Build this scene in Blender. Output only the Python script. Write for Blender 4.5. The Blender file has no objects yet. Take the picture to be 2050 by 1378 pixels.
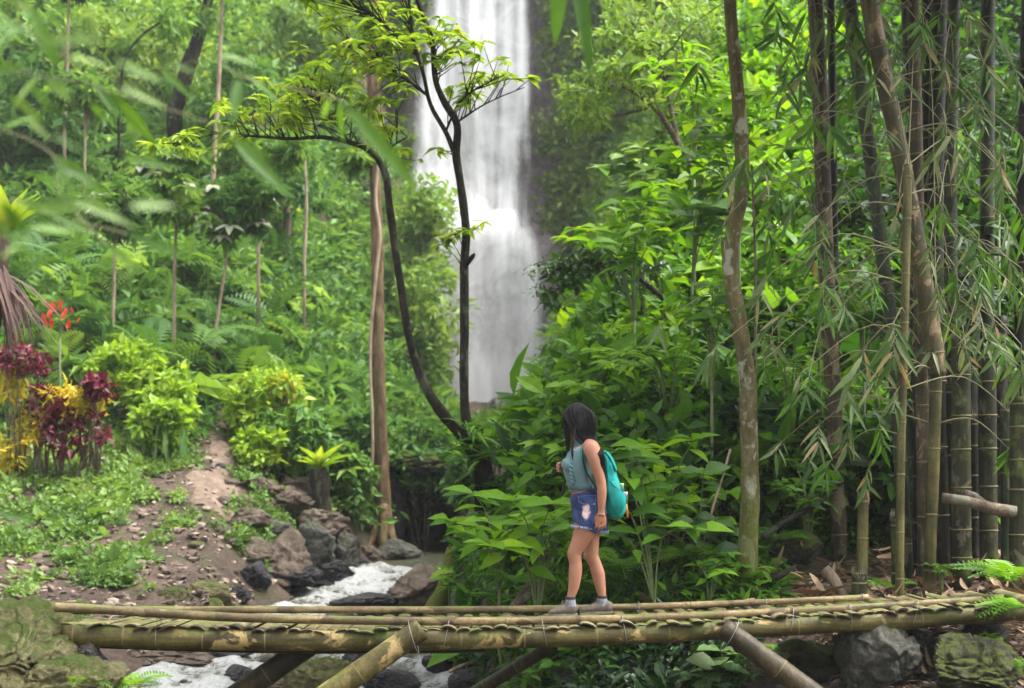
import bpy, bmesh, math, random
import numpy as np
from mathutils import Vector, Matrix, noise as mnoise
random.seed(7); np.random.seed(7)
R = math.radians
S = bpy.context.scene
C = S.collection

# ------------------------------------------------------------ camera, light
F = 2850.0; CAMZ = 1.1; HY = 938.0; CX = 1025.0; PW = 2050.0; PH = 1378.0
cam_d = bpy.data.cameras.new('camera'); cam = bpy.data.objects.new('camera', cam_d); C.objects.link(cam)
cam.location = (0, 0, CAMZ); cam.rotation_euler = (R(90), 0, 0)
cam_d.sensor_width = 36.0; cam_d.lens = 36.0 * F / PW
cam_d.shift_y = (HY - PH / 2) / PW
cam_d.clip_start = 0.05; cam_d.clip_end = 600
cam_d.dof.use_dof = True; cam_d.dof.focus_distance = 10.6; cam_d.dof.aperture_fstop = 2.2
S.camera = cam

HAZE = 0.0006
SUN_EL, SUN_AZ = R(62), R(92)          # azimuth measured from +Y towards +X
w = bpy.data.worlds.new('World'); S.world = w; w.use_nodes = True
nt = w.node_tree; nt.nodes.clear()
sky = nt.nodes.new('ShaderNodeTexSky'); sky.sky_type = 'NISHITA'; sky.sun_disc = False
sky.sun_elevation = SUN_EL; sky.sun_rotation = SUN_AZ; sky.dust_density = 6; sky.air_density = 1.0; sky.ozone_density = 1.0
hs = nt.nodes.new('ShaderNodeHueSaturation'); hs.inputs['Saturation'].default_value = 0.22
bgn = nt.nodes.new('ShaderNodeBackground'); bgn.inputs['Strength'].default_value = 0.15
wo = nt.nodes.new('ShaderNodeOutputWorld')
nt.links.new(sky.outputs[0], hs.inputs['Color']); nt.links.new(hs.outputs[0], bgn.inputs[0]); nt.links.new(bgn.outputs[0], wo.inputs[0])
sd = bpy.data.lights.new('sun', 'SUN'); sd.energy = 1.5; sd.angle = R(40); sd.color = (1, 0.965, 0.9)
sun = bpy.data.objects.new('sun', sd); C.objects.link(sun)
sdir = Vector((math.sin(SUN_AZ) * math.cos(SUN_EL), math.cos(SUN_AZ) * math.cos(SUN_EL), math.sin(SUN_EL)))
sun.rotation_euler = sdir.to_track_quat('Z', 'Y').to_euler()
S.view_settings.view_transform = 'Standard'; S.view_settings.look = 'None'
S.view_settings.exposure = 2.0; S.view_settings.gamma = 1.0; S.view_settings.use_curve_mapping = False
S.render.engine = 'CYCLES'
cy = S.cycles
cy.use_denoising = True
try: cy.denoiser = 'OPENIMAGEDENOISE'
except Exception: pass
cy.max_bounces = 6; cy.diffuse_bounces = 3; cy.glossy_bounces = 2; cy.transmission_bounces = 4
cy.transparent_max_bounces = 12; cy.volume_bounces = 0; cy.caustics_reflective = False; cy.caustics_refractive = False
cy.sample_clamp_indirect = 4.0

# ------------------------------------------------------------ helpers
def at(px, py, Y):
    return Vector(((px - CX) / F * Y, Y, CAMZ + (HY - py) / F * Y))
def X_of(px, Y): return (px - CX) / F * Y
def Z_of(py, Y): return CAMZ + (HY - py) / F * Y

def fbm2(x, y, s=1.0, o=4, seed=0.0):
    return mnoise.fractal(Vector((x * s + seed, y * s - seed, seed * 0.37)), 1.0, 2.0, o)

def tag(o, label, cat, group=None):
    o['label'] = label; o['category'] = cat
    if group: o['group'] = group
    return o
def thing(name, label, cat, loc=(0, 0, 0), group=None, rz=0):
    o = bpy.data.objects.new(name, None); C.objects.link(o)
    o.location = loc; o.rotation_euler = (0, 0, rz); o.empty_display_size = 0.1
    return tag(o, label, cat, group)
def link(name, me, parent=None, mat=None, world=True):
    """link mesh as an object; vertex data in world coordinates when world"""
    if mat is not None and not me.materials: me.materials.append(mat)
    o = bpy.data.objects.new(name, me); C.objects.link(o)
    if parent is not None:
        o.parent = parent
        if world:
            M = parent_world(parent); o.matrix_parent_inverse = M.inverted()
    return o
def parent_world(p):
    M = p.matrix_basis.copy()
    if p.parent is not None: M = parent_world(p.parent) @ p.matrix_parent_inverse @ M
    return M

def pyd(name, v, f, smooth=True):
    me = bpy.data.meshes.new(name); me.from_pydata([tuple(a) for a in v], [], [tuple(a) for a in f])
    me.update()
    if smooth: me.polygons.foreach_set('use_smooth', [True] * len(me.polygons))
    return me

def npmesh(name, V, loops, lstart, ltot, smooth=False, tint=None):
    me = bpy.data.meshes.new(name)
    me.vertices.add(len(V)); me.vertices.foreach_set('co', np.ascontiguousarray(V, dtype=np.float32).ravel())
    me.loops.add(len(loops)); me.loops.foreach_set('vertex_index', np.ascontiguousarray(loops, dtype=np.int32))
    me.polygons.add(len(lstart)); me.polygons.foreach_set('loop_start', np.ascontiguousarray(lstart, dtype=np.int32))
    me.polygons.foreach_set('loop_total', np.ascontiguousarray(ltot, dtype=np.int32))
    me.polygons.foreach_set('use_smooth', np.full(len(lstart), smooth, dtype=bool))
    if tint is not None:
        a = me.attributes.new('tint', 'FLOAT', 'POINT'); a.data.foreach_set('value', np.ascontiguousarray(tint, dtype=np.float32))
    me.update(calc_edges=True); me.validate()
    return me

# --- tubes
def catmull(P, n):
    P = [np.array(p, float) for p in P]
    out = []
    for i in range(len(P) - 1):
        p0 = P[max(i - 1, 0)]; p1 = P[i]; p2 = P[i + 1]; p3 = P[min(i + 2, len(P) - 1)]
        for k in range(n):
            t = k / n
            out.append(0.5 * ((2 * p1) + (-p0 + p2) * t + (2 * p0 - 5 * p1 + 4 * p2 - p3) * t * t + (-p0 + 3 * p1 - 3 * p2 + p3) * t ** 3))
    out.append(P[-1]); return out

class MB:
    def __init__(s): s.v = []; s.f = []
    def add(s, v, f):
        b = len(s.v); s.v += [tuple(a) for a in v]; s.f += [tuple(i + b for i in q) for q in f]
    def tube(s, pts, rad, seg=8, cap=True, rb=None, side=None, wob=0.0, twist=0):
        pts = [Vector(p) for p in pts]; n = len(pts)
        if not hasattr(rad, '__len__'): rad = [rad] * n
        if rb is None: rb = rad
        elif not hasattr(rb, '__len__'): rb = [rb] * n
        V = []; ref = None
        for i in range(n):
            t = (pts[min(i + 1, n - 1)] - pts[max(i - 1, 0)])
            if t.length < 1e-9: t = Vector((0, 0, 1))
            t.normalize()
            if side is not None: u = Vector(side)
            elif ref is not None: u = ref
            else: u = Vector((1, 0, 0)) if abs(t.x) < 0.8 else Vector((0, 1, 0))
            u = (u - t * u.dot(t)).normalized(); ref = u; q = t.cross(u)
            for k in range(seg):
                a = 2 * math.pi * k / seg + twist
                wv = 1 + (wob * mnoise.noise(Vector((pts[i].x * 3 + math.cos(a), pts[i].y * 3 + math.sin(a), pts[i].z * 3))) if wob else 0)
                V.append(pts[i] + u * (math.cos(a) * rad[i] * wv) + q * (math.sin(a) * rb[i] * wv))
        Fc = [(i * seg + k, i * seg + (k + 1) % seg, (i + 1) * seg + (k + 1) % seg, (i + 1) * seg + k) for i in range(n - 1) for k in range(seg)]
        if cap:
            Fc.append(tuple(range(seg - 1, -1, -1))); Fc.append(tuple((n - 1) * seg + k for k in range(seg)))
        s.add(V, Fc); return s
    def box(s, c, d, M=None):
        x, y, z = d[0] / 2, d[1] / 2, d[2] / 2
        V = [Vector((sx * x, sy * y, sz * z)) for sx in (-1, 1) for sy in (-1, 1) for sz in (-1, 1)]
        if M is not None: V = [M @ a for a in V]
        V = [a + Vector(c) for a in V]
        s.add(V, [(0, 1, 3, 2), (4, 6, 7, 5), (0, 4, 5, 1), (2, 3, 7, 6), (0, 2, 6, 4), (1, 5, 7, 3)]); return s
    def build(s, name, mat, parent=None, smooth=True, world=True):
        return link(name, pyd(name, s.v, s.f, smooth), parent, mat, world)

# --- materials
def newmat(name):
    m = bpy.data.materials.new(name); m.use_nodes = True
    n = m.node_tree; b = n.nodes['Principled BSDF']; return m, n, b
def N(n, t, **kw):
    x = n.nodes.new(t)
    for k, v in kw.items():
        if k.startswith('i_'): x.inputs[k[2:].replace('_', ' ')].default_value = v
        else: setattr(x, k, v)
    return x
def ramp(n, src, stops):
    r = n.nodes.new('ShaderNodeValToRGB'); el = r.color_ramp.elements
    while len(el) < len(stops): el.new(0.5)
    for e, (p, c) in zip(el, stops):
        e.position = p; e.color = (*c, 1) if len(c) == 3 else c
    n.links.new(src, r.inputs[0]); return r.outputs[0]
def mixc(n, fac, a, b, mode='MIX'):
    m = n.nodes.new('ShaderNodeMix'); m.data_type = 'RGBA'; m.blend_type = mode
    for sock, v in ((m.inputs[0], fac), (m.inputs[6], a), (m.inputs[7], b)):
        if hasattr(v, 'is_output'): n.links.new(v, sock)
        elif isinstance(v, tuple): sock.default_value = (*v, 1) if len(v) == 3 else v
        else: sock.default_value = v
    return m.outputs[2]
def noise_tex(n, scale, detail=4, rough=0.55, vec=None, dist=0.0):
    t = n.nodes.new('ShaderNodeTexNoise'); t.inputs['Scale'].default_value = scale; t.inputs['Detail'].default_value = detail
    t.inputs['Roughness'].default_value = rough; t.inputs['Distortion'].default_value = dist
    if vec is not None: n.links.new(vec, t.inputs['Vector'])
    return t.outputs[0]
def objco(n, scale=(1, 1, 1), rot=(0, 0, 0), geo=False):
    if geo: src = n.nodes.new('ShaderNodeNewGeometry').outputs['Position']
    else: src = n.nodes.new('ShaderNodeTexCoord').outputs['Object']
    mp = n.nodes.new('ShaderNodeMapping'); mp.inputs['Scale'].default_value = scale; mp.inputs['Rotation'].default_value = rot
    n.links.new(src, mp.inputs['Vector']); return mp.outputs[0]
def bump(n, b, h, st=0.5, dist=0.02):
    x = n.nodes.new('ShaderNodeBump'); x.inputs['Strength'].default_value = st; x.inputs['Distance'].default_value = dist
    n.links.new(h, x.inputs['Height']); n.links.new(x.outputs[0], b.inputs['Normal'])

def leafmat(name, stops, rough=0.42, transl=0.32, spec=0.45, objrand=False, tmul=(1.35, 1.25, 0.55), vein=False):
    """foliage: per-leaf colour from attribute 'tint' (or object random), diffuse + gloss + light passing through"""
    m, n, b = newmat(name)
    if objrand: src = n.nodes.new('ShaderNodeObjectInfo').outputs['Random']
    else:
        a = n.nodes.new('ShaderNodeAttribute'); a.attribute_name = 'tint'; src = a.outputs['Fac']
    col = ramp(n, src, stops)
    nz = noise_tex(n, 9.0, 2, vec=objco(n))
    col = mixc(n, 0.35, col, ramp(n, nz, [(0.3, (0.55, 0.6, 0.5)), (0.7, (1.25, 1.2, 1.1))]), 'MULTIPLY')
    n.links.new(col, b.inputs['Base Color'])
    b.inputs['Roughness'].default_value = rough; b.inputs['Specular IOR Level'].default_value = spec
    tr = n.nodes.new('ShaderNodeBsdfTranslucent')
    n.links.new(mixc(n, 1.0, col, tmul, 'MULTIPLY'), tr.inputs['Color'])
    mx = n.nodes.new('ShaderNodeMixShader'); mx.inputs[0].default_value = transl
    out = n.nodes['Material Output']
    n.links.new(b.outputs[0], mx.inputs[1]); n.links.new(tr.outputs[0], mx.inputs[2]); n.links.new(mx.outputs[0], out.inputs[0])
    return m

# --- leaf templates: along +X, width in Y, up +Z
def T_quad(wd=0.42, droop=0.15, fold=0.08):
    V = np.array([(0, 0, 0), (0.45, wd / 2, fold), (1, 0, -droop), (0.45, -wd / 2, fold)], float)
    return V, [(0, 2, 1), (0, 3, 2)]
def T_leaf(wd=0.4, droop=0.2, fold=0.06, wp=0.38, petiole=0.0):
    sx = [0, 0.16, wp, 0.7, 1.0]; hw = [0.0, 0.33, 0.5, 0.33, 0.0]
    V = []; 
    for x, h in zip(sx, hw):
        z = -droop * x * x; xx = petiole + x * (1 - petiole)
        if h == 0: V.append((xx if x else 0.0, 0, z))
        else: V += [(xx, 0, z), (xx, h * wd, z + fold * h * 2), (xx, -h * wd, z + fold * h * 2)]
    # idx: 0 base; 1,2,3 ; 4,5,6 ; 7,8,9 ; 10 tip
    Fc = [(0, 1, 2), (0, 3, 1), (1, 4, 5, 2), (1, 3, 6, 4), (4, 7, 8, 5), (4, 6, 9, 7), (7, 10, 8), (7, 9, 10)]
    return np.array(V, float), Fc
def T_palm(n=5, wd=0.26, spread=75):
    """a palmate / whorled compound leaf"""
    V = []; Fc = []
    for k in range(n):
        a = R(-spread + 2 * spread * k / (n - 1)); L = 1.0 - 0.35 * abs(k / (n - 1) - 0.5) * 2
        v, f = T_quad(wd, 0.25)
        c, s_ = math.cos(a), math.sin(a); q = v * L
        q = np.stack([q[:, 0] * c - q[:, 1] * s_, q[:, 0] * s_ + q[:, 1] * c, q[:, 2]], 1)
        b = len(V); V += list(map(tuple, q)); Fc += [tuple(i + b for i in t) for t in f]
    return np.array(V), Fc
def T_frond(n=11, wd=0.5, droop=0.35, pw=0.055, taper=True):
    """a feather-shaped frond with paired leaflets"""
    V = []; Fc = []
    def sp(x): return np.array((x, 0, 0.28 * x - (droop + 0.28) * x * x))
    for k in range(n):
        x0, x1 = k / n, (k + 1) / n
        a, b_ = sp(x0), sp(x1); h = np.array((0, 0.006, 0))
        b = len(V); V += [a - h, a + h, b_ + h, b_ - h]; Fc.append((b, b + 1, b + 2, b + 3))
    for k in range(1, n + 1):
        x = k / (n + 0.6); L = wd * (math.sin(math.pi * (0.12 + 0.86 * x)) ** 0.8)
        p = sp(x)
        for sg in (-1, 1):
            d = np.array((0.35, sg * 0.94, -0.12)); e = np.array((1, 0, 0.0)) * pw * 0.9
            b = len(V); V += [p, p + d * L * 0.4 + e * 0.9, p + d * L, p + d * L * 0.4 - e * 0.5]; Fc.append((b, b + 1, b + 2, b + 3))
    return np.array(V), Fc

def unit(a): return a / np.maximum(np.linalg.norm(a, axis=1, keepdims=True), 1e-9)
def scatter(name, T, pos, d, up, size, tint, smooth=False, wscale=None):
    """one mesh holding a copy of template T at each pos, pointing along d, facing up"""
    V0, F0 = T; n = len(pos); m = len(V0)
    d = unit(d); y = unit(np.cross(up, d)); z = np.cross(d, y)
    sz = np.asarray(size, float).reshape(-1, 1); wy = sz if wscale is None else sz * np.asarray(wscale).reshape(-1, 1)
    V = (pos[:, None, :] + d[:, None, :] * (V0[None, :, 0:1] * sz[:, None, :]) + y[:, None, :] * (V0[None, :, 1:2] * wy[:, None, :]) + z[:, None, :] * (V0[None, :, 2:3] * sz[:, None, :]))
    fl = np.concatenate([np.array(f) for f in F0]); lt = np.array([len(f) for f in F0])
    loops = (fl[None, :] + (np.arange(n) * m)[:, None]).ravel()
    ltot = np.tile(lt, n); lstart = np.concatenate([[0], np.cumsum(ltot)[:-1]])
    return npmesh(name, V.reshape(-1, 3), loops, lstart, ltot, smooth, np.repeat(tint, m))

def tmesh(name, T, smooth=True):
    return pyd(name, T[0], T[1], smooth)
def leaf_obj(me, parent, pos, d, up, size, name='leaf', wscale=1.0):
    """one leaf object sharing mesh data, placed in world coordinates"""
    d = Vector(d).normalized(); up = Vector(up)
    y = up.cross(d)
    if y.length < 1e-4: y = Vector((0, 1, 0)).cross(d)
    y.normalize(); z = d.cross(y)
    M = Matrix(((d.x * size, y.x * size * wscale, z.x * size, pos[0]), (d.y * size, y.y * size * wscale, z.y * size, pos[1]), (d.z * size, y.z * size * wscale, z.z * size, pos[2]), (0, 0, 0, 1)))
    o = bpy.data.objects.new(name, me); C.objects.link(o)
    o.parent = parent; o.matrix_parent_inverse = parent_world(parent).inverted(); o.matrix_basis = M
    return o

rng = np.random.default_rng(11)
def rnd(a=0.0, b=1.0): return float(rng.uniform(a, b))
# ------------------------------------------------------------ terrain
YL = np.array([5, 9, 11, 12, 13, 14, 15, 16, 18, 20, 22, 24, 26, 28, 30, 32, 36, 42, 50, 60, 75], float)
def row(pairs):
    a = np.array(pairs, float); return np.interp(YL, a[:, 0], a[:, 1])
PXL = np.array([-2500, -500, 0, 200, 400, 520, 640, 740, 810, 880, 930, 1000, 1100, 1250, 1500, 1750, 2050, 2600, 4500], float)
left = [(5, -.9), (9, -.9), (12, -1.3), (14, -1.15), (16, -.72), (18, -.38), (20, .1), (22, .7), (25, 1.7), (28, 3), (32, 5), (36, 7.5), (42, 11.5), (50, 18), (60, 26), (75, 38)]
ZT = np.stack([
    row([(5, 0), (14, .2), (16, .6), (20, 1.5), (28, 5), (36, 10), (50, 20), (75, 40)]),
    row([(5, -.3), (9, -.3), (14, -.3), (16, 0), (18, .4), (20, .8), (22, 1.4), (25, 2.4), (28, 3.6), (32, 6), (36, 9), (42, 13), (50, 19), (60, 27), (75, 40)]),
    row([(5, -.8), (9, -.75), (12, -1.0)] + left[3:]),
    row(left),
    row([(5, -1.2), (9, -1.5), (15, -1.5), (16.3, -1.2), (17.5, -.6), (19, -.25), (20, .0), (22, .6), (25, 1.45), (28, 2.5), (32, 4.2), (36, 6.5), (42, 10), (50, 16), (60, 24), (75, 36)]),
    row([(5, -1.5), (16, -1.5), (19.5, -1.35), (20.5, -.8), (22, 0), (24, .85), (28, 2), (32, 3.6), (36, 5.5), (42, 9), (50, 15), (60, 22), (75, 34)]),
    row([(5, -1.5), (16, -1.5), (22, -1.3), (23.2, -.9), (24, -.4), (26, .6), (28, 1.3), (32, 2.6), (36, 4.2), (42, 7), (50, 12), (60, 20), (75, 32)]),
    row([(5, -1.5), (16, -1.5), (23, -1.2), (25, -1.0), (26, -.5), (27, .0), (28, .3), (32, 1.6), (36, 2.8), (42, 5), (50, 9), (60, 17), (75, 30)]),
    row([(5, -1.5), (16, -1.5), (24, -1.2), (28, -1.0), (32, -.9), (34, .6), (36, 1.9), (42, 3.2), (50, 6), (60, 12), (75, 26)]),
    row([(5, -1.5), (16, -1.5), (20, -1.3), (24, -1.1), (28, -1.0), (32, -.9), (34, .5), (36, 1.4), (42, 2.2), (50, 3), (60, 3.6), (75, 4)]),
    row([(5, -1.5), (14, -1.5), (15, -.8), (16, -.1), (18, .2), (20, .2), (24, -.2), (27, -.5), (29, .1), (32, 1.2), (36, 1.5), (42, 2), (50, 2.8), (60, 3.6), (75, 4)]),
    row([(5, -1.5), (12.5, -1.5), (14, -.7), (15, .1), (16, .8), (20, .9), (28, .9), (36, 1.2), (42, 2), (50, 2.8), (60, 3.6), (75, 4)]),
    row([(5, -1.3), (9, -1.4), (11, -1.3), (12, -1.0), (13, -.5), (14, 0), (16, .9), (20, 1.2), (28, 1.2), (36, 1.5), (50, 3), (60, 4), (75, 8)]),
    row([(5, -1.1), (9, -1.2), (11, -1.0), (12, -.5), (13, -.1), (14, .2), (16, 1.0), (20, 2.5), (28, 4.6), (36, 6), (50, 9), (60, 14), (75, 26)]),
    row([(5, -1.0), (9, -1.1), (11, -.75), (12, -.15), (13, .05), (14, .25), (16, 1.3), (20, 4.2), (28, 9), (36, 13), (50, 20), (60, 26), (75, 36)]),
    row([(5, -.9), (9, -.9), (10, -.75), (11, -.45), (12, -.08), (13, .02), (14, .2), (16, 1.0), (20, 4), (28, 9), (36, 14), (50, 22), (60, 28), (75, 38)]),
    row([(5, -.6), (9, -.55), (10, -.32), (11, -.1), (12, 0), (14, .35), (16, 1.2), (20, 4), (28, 9), (36, 14), (50, 22), (60, 28), (75, 38)]),
    row([(5, -.2), (9, -.1), (12, .3), (14, .8), (16, 1.8), (20, 4.5), (28, 10), (50, 24), (75, 40)]),
    row([(5, .3), (9, .6), (14, 2), (20, 5.5), (28, 11), (50, 26), (75, 42)]),
])
def H(X, Y):
    X = np.asarray(X, float); Y = np.asarray(Y, float)
    Yc = np.clip(Y, 5, 74.9); px = np.clip(CX + F * X / np.maximum(Yc, 8.0), -2490, 4490)
    i = np.clip(np.searchsorted(PXL, px) - 1, 0, len(PXL) - 2); j = np.clip(np.searchsorted(YL, Yc) - 1, 0, len(YL) - 2)
    u = (px - PXL[i]) / (PXL[i + 1] - PXL[i]); v = (Yc - YL[j]) / (YL[j + 1] - YL[j])
    u = u * u * (3 - 2 * u) * 0.5 + u * 0.5
    return (ZT[i, j] * (1 - u) + ZT[i + 1, j] * u) * (1 - v) + (ZT[i, j + 1] * (1 - u) + ZT[i + 1, j + 1] * u) * v
def Hn(X, Y):
    """ground height with roughness"""
    z = H(X, Y); X = np.atleast_1d(X); Y = np.atleast_1d(Y); z = np.atleast_1d(z).astype(float)
    for k in range(len(z)):
        a = 0.05 + 0.012 * max(Y[k] - 12, 0)
        z[k] += a * fbm2(X[k], Y[k], 0.9, 4, 3.1) + 0.07 * fbm2(X[k], Y[k], 2.6, 4, 8.3)
    return z
def G(px, Y):
    """ground point under column px at depth Y"""
    x = X_of(px, Y); return Vector((x, Y, float(Hn(x, Y)[0])))

xs = np.concatenate([np.linspace(-60, -12, 34)[:-1], np.linspace(-12, 9, 106), np.linspace(9, 60, 34)[1:]])
ys = np.concatenate([np.linspace(-14, 8, 14)[:-1], np.linspace(8, 30, 110)[:-1], np.linspace(30, 75, 70)])
gx, gy = np.meshgrid(xs, ys)
gz = Hn(gx.ravel(), gy.ravel())
nx, ny = len(xs), len(ys)
q = (np.arange(ny - 1)[:, None] * nx + np.arange(nx - 1)[None, :]).ravel()
loops = np.stack([q, q + 1, q + nx + 1, q + nx], 1).ravel()
me = npmesh('ground', np.stack([gx.ravel(), gy.ravel(), gz], 1), loops, np.arange(len(q)) * 4, np.full(len(q), 4), True)
# soil: brown earth with damp and reddish patches, moss
m_soil, n, b = newmat('soil')
co = objco(n)
c1 = ramp(n, noise_tex(n, 1.4, 6, 0.65, co), [(0.3, (0.06, 0.038, 0.025)), (0.5, (0.145, 0.096, 0.068)), (0.7, (0.235, 0.165, 0.122))])
c2 = ramp(n, noise_tex(n, 14, 5, 0.7, co), [(0.3, (0.45, 0.42, 0.4)), (0.65, (1.25, 1.2, 1.15))])
c = mixc(n, 0.8, c1, c2, 'MULTIPLY')
fac = ramp(n, noise_tex(n, 0.9, 5, 0.6, co), [(0.5, (0, 0, 0)), (0.68, (0.7, 0.7, 0.7))])
c = mixc(n, fac, c, (0.06, 0.085, 0.02))
n.links.new(c, b.inputs['Base Color']); b.inputs['Roughness'].default_value = 0.9
bump(n, b, noise_tex(n, 7, 10, 0.78, co), 1.0, 0.25)
ground = link('ground', me, None, m_soil); ground['kind'] = 'structure'

# rock materials
def rockmat(name, dark, mid, light, moss=0.0, mosscol=(0.10, 0.15, 0.02), wet=0.75, sc=1.0):
    m, n, b = newmat(name); co = objco(n, geo=True)
    c = ramp(n, noise_tex(n, 2.6 * sc, 7, 0.68, co, 0.5), [(0.3, dark), (0.5, mid), (0.68, light)])
    c = mixc(n, 0.75, c, ramp(n, noise_tex(n, 28 * sc, 5, 0.75, co), [(0.32, (0.4, 0.4, 0.42)), (0.6, (1.2, 1.2, 1.2))]), 'MULTIPLY')
    if moss:
        g = n.nodes.new('ShaderNodeNewGeometry'); sx = n.nodes.new('ShaderNodeSeparateXYZ'); n.links.new(g.outputs['Normal'], sx.inputs[0])
        ad = N(n, 'ShaderNodeMath', operation='ADD'); n.links.new(noise_tex(n, 3.2 * sc, 6, 0.65, co), ad.inputs[0])
        ml = N(n, 'ShaderNodeMath', operation='MULTIPLY'); n.links.new(sx.outputs['Z'], ml.inputs[0]); ml.inputs[1].default_value = 0.28
        n.links.new(ml.outputs[0], ad.inputs[1])
        f = ramp(n, ad.outputs[0], [(0.78 - 0.35 * moss, (0, 0, 0)), (0.92 - 0.3 * moss, (1, 1, 1))])
        mc = mixc(n, noise_tex(n, 40, 3, 0.7, co), tuple(x * 0.18 for x in mosscol), tuple(x * 0.95 for x in mosscol))
        c = mixc(n, f, c, mc)
    n.links.new(c, b.inputs['Base Color']); b.inputs['Roughness'].default_value = wet; b.inputs['Specular IOR Level'].default_value = 0.25
    bump(n, b, noise_tex(n, 9 * sc, 10, 0.78, co), 1.0, 0.14)
    return m
m_rock_dark = rockmat('rock_dark', (0.018, 0.017, 0.02), (0.05, 0.047, 0.05), (0.11, 0.1, 0.1), 0.0, wet=0.42)
m_rock_grey = rockmat('rock_grey', (0.05, 0.05, 0.045), (0.12, 0.12, 0.1), (0.22, 0.21, 0.17), 0.25, (0.10, 0.12, 0.03))
m_rock_brown = rockmat('rock_brown', (0.07, 0.05, 0.038), (0.17, 0.125, 0.095), (0.28, 0.22, 0.17), 0.15, (0.09, 0.11, 0.03))
m_rock_olive = rockmat('rock_olive', (0.11, 0.10, 0.045), (0.22, 0.20, 0.09), (0.33, 0.30, 0.16), 0.5, (0.12, 0.17, 0.02), wet=0.85)
m_rock_moss = rockmat('rock_moss', (0.02, 0.022, 0.015), (0.055, 0.055, 0.035), (0.12, 0.115, 0.08), 0.62, (0.13, 0.16, 0.018), wet=0.9)
m_cliff = rockmat('cliff_rock', (0.13, 0.105, 0.11), (0.25, 0.21, 0.215), (0.38, 0.33, 0.32), 0.2, (0.07, 0.1, 0.03), sc=0.25)
m_cave = rockmat('shaded_cave_rock', (0.002, 0.002, 0.002), (0.005, 0.0045, 0.005), (0.012, 0.011, 0.011), 0.0)  # near-black: the hollow's darkness is put into the rock colour

def rock_mesh(name, sx, sy, sz, seed, sub=4, amp=0.35, facet=0.5, freq=1.2):
    bm = bmesh.new(); bmesh.ops.create_icosphere(bm, subdivisions=sub, radius=1.0)
    rs = random.Random(seed); off = Vector((rs.uniform(-50, 50), rs.uniform(-50, 50), rs.uniform(-50, 50)))
    planes = []
    for k in range(15):
        d = Vector((rs.gauss(0, 1), rs.gauss(0, 1), rs.gauss(0, 1))).normalized(); planes.append((d, rs.uniform(0.55, 0.88)))
    for v in bm.verts:
        p = v.co.copy()
        p += v.co * amp * 0.3 * mnoise.fractal(v.co * freq + off, 1.0, 2.0, 3)
        for d, h in planes:
            e = p.dot(d) - h - 0.05 * amp * mnoise.noise(p * 4 + off)
            if e > 0: p -= d * e * (0.55 + 0.45 * facet)
        wv_ = v.co + 0.12 * Vector((mnoise.noise(v.co * 3 + off), mnoise.noise(v.co * 3 - off), mnoise.noise(v.co * 3 + off * 2)))
        dist, cells = mnoise.voronoi(Vector((wv_.x, wv_.y, wv_.z * 1.4)) * 1.7 + off)
        e = min((dist[1] - dist[0]) / 0.10, 1.0)
        p += v.co * amp * (0.16 * mnoise.noise(cells[0] * 7.3) - 0.14 * (1 - e))
        p += v.co * amp * 0.12 * mnoise.fractal(v.co * freq * 5 + off, 0.8, 2.0, 6)
        v.co = Vector((p.x * sx, p.y * sy, p.z * sz))
    me = bpy.data.meshes.new(name); bm.to_mesh(me); bm.free()
    me.polygons.foreach_set('use_smooth', [True] * len(me.polygons)); return me
def rock(label, px, py, Y, wpx, hpx, mat, seed, depth=None, cat='rock', group=None, name='boulder', rz=None, sub=4, amp=0.35, facet=0.6, tilt=0):
    """rock whose silhouette is about wpx by hpx photo pixels centred at (px,py)"""
    sx = wpx / 2 / F * Y * 1.15; sz = hpx / 2 / F * Y * 1.15; sy = depth if depth else (sx * 0.75 + sz * 0.25)
    me = rock_mesh(name, sx, sy, sz, seed, sub, amp, facet); me.materials.append(mat)
    o = bpy.data.objects.new(name, me); C.objects.link(o)
    o.location = at(px, py, Y); o.rotation_euler = (0, tilt, (seed * 0.7) % 0.8 - 0.4 if rz is None else rz)
    return tag(o, label, cat, group)

# ------------------------------------------------------------ stream
def zw(Y):
    return np.interp(Y, [3, 14, 17, 19, 20.5, 22, 23.2, 24.5, 27, 33], [-1.3, -1.12, -1.06, -0.98, -0.86, -0.8, -0.66, -0.58, -0.55, -0.53])
wxs = np.linspace(-9, 2.5, 210); wys = np.concatenate([np.linspace(2, 12.5, 20)[:-1], np.linspace(12.5, 33, 330)])
wx, wy = np.meshgrid(wxs, wys); wx = wx.ravel(); wy = wy.ravel(); wz = zw(wy); foam = np.zeros_like(wz)
rap = np.interp(wy, [12, 13.5, 16.3, 17.3, 18.5, 20, 21.5, 23.8, 25.0, 26], [0.95, 1.0, 0.88, 0.42, 0.6, 0.98, 0.98, 1.1, 0.5, 0.1])
pxw = CX + F * wx / wy
for k in range(len(wz)):
    if wy[k] < 12: foam[k] = 0.5; continue
    f = mnoise.fractal(Vector((wx[k] * 1.5 + wy[k] * 0.55, wy[k] * 0.9 - wx[k] * 0.25, 1.7)), 1.0, 2.0, 5)
    g = mnoise.turbulence(Vector((wx[k] * 3.1, wy[k] * 2.0, 5.2)), 4, False)
    foam[k] = rap[k] + 0.42 * f
    wz[k] += rap[k] * (0.10 * f + 0.06 * g) + 0.012 * f
nx, ny = len(wxs), len(wys)
q = (np.arange(ny - 1)[:, None] * nx + np.arange(nx - 1)[None, :]).ravel()
loops = np.stack([q, q + 1, q + nx + 1, q + nx], 1).ravel()
me = npmesh('stream', np.stack([wx, wy, wz], 1), loops, np.arange(len(q)) * 4, np.full(len(q), 4), True, np.clip(foam, 0, 1))
m_water, n, b = newmat('stream_water')
a = n.nodes.new('ShaderNodeAttribute'); a.attribute_name = 'tint'
co = objco(n, (1.0, 0.55, 1))
fn = noise_tex(n, 9, 7, 0.72, co, 0.8)
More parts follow.
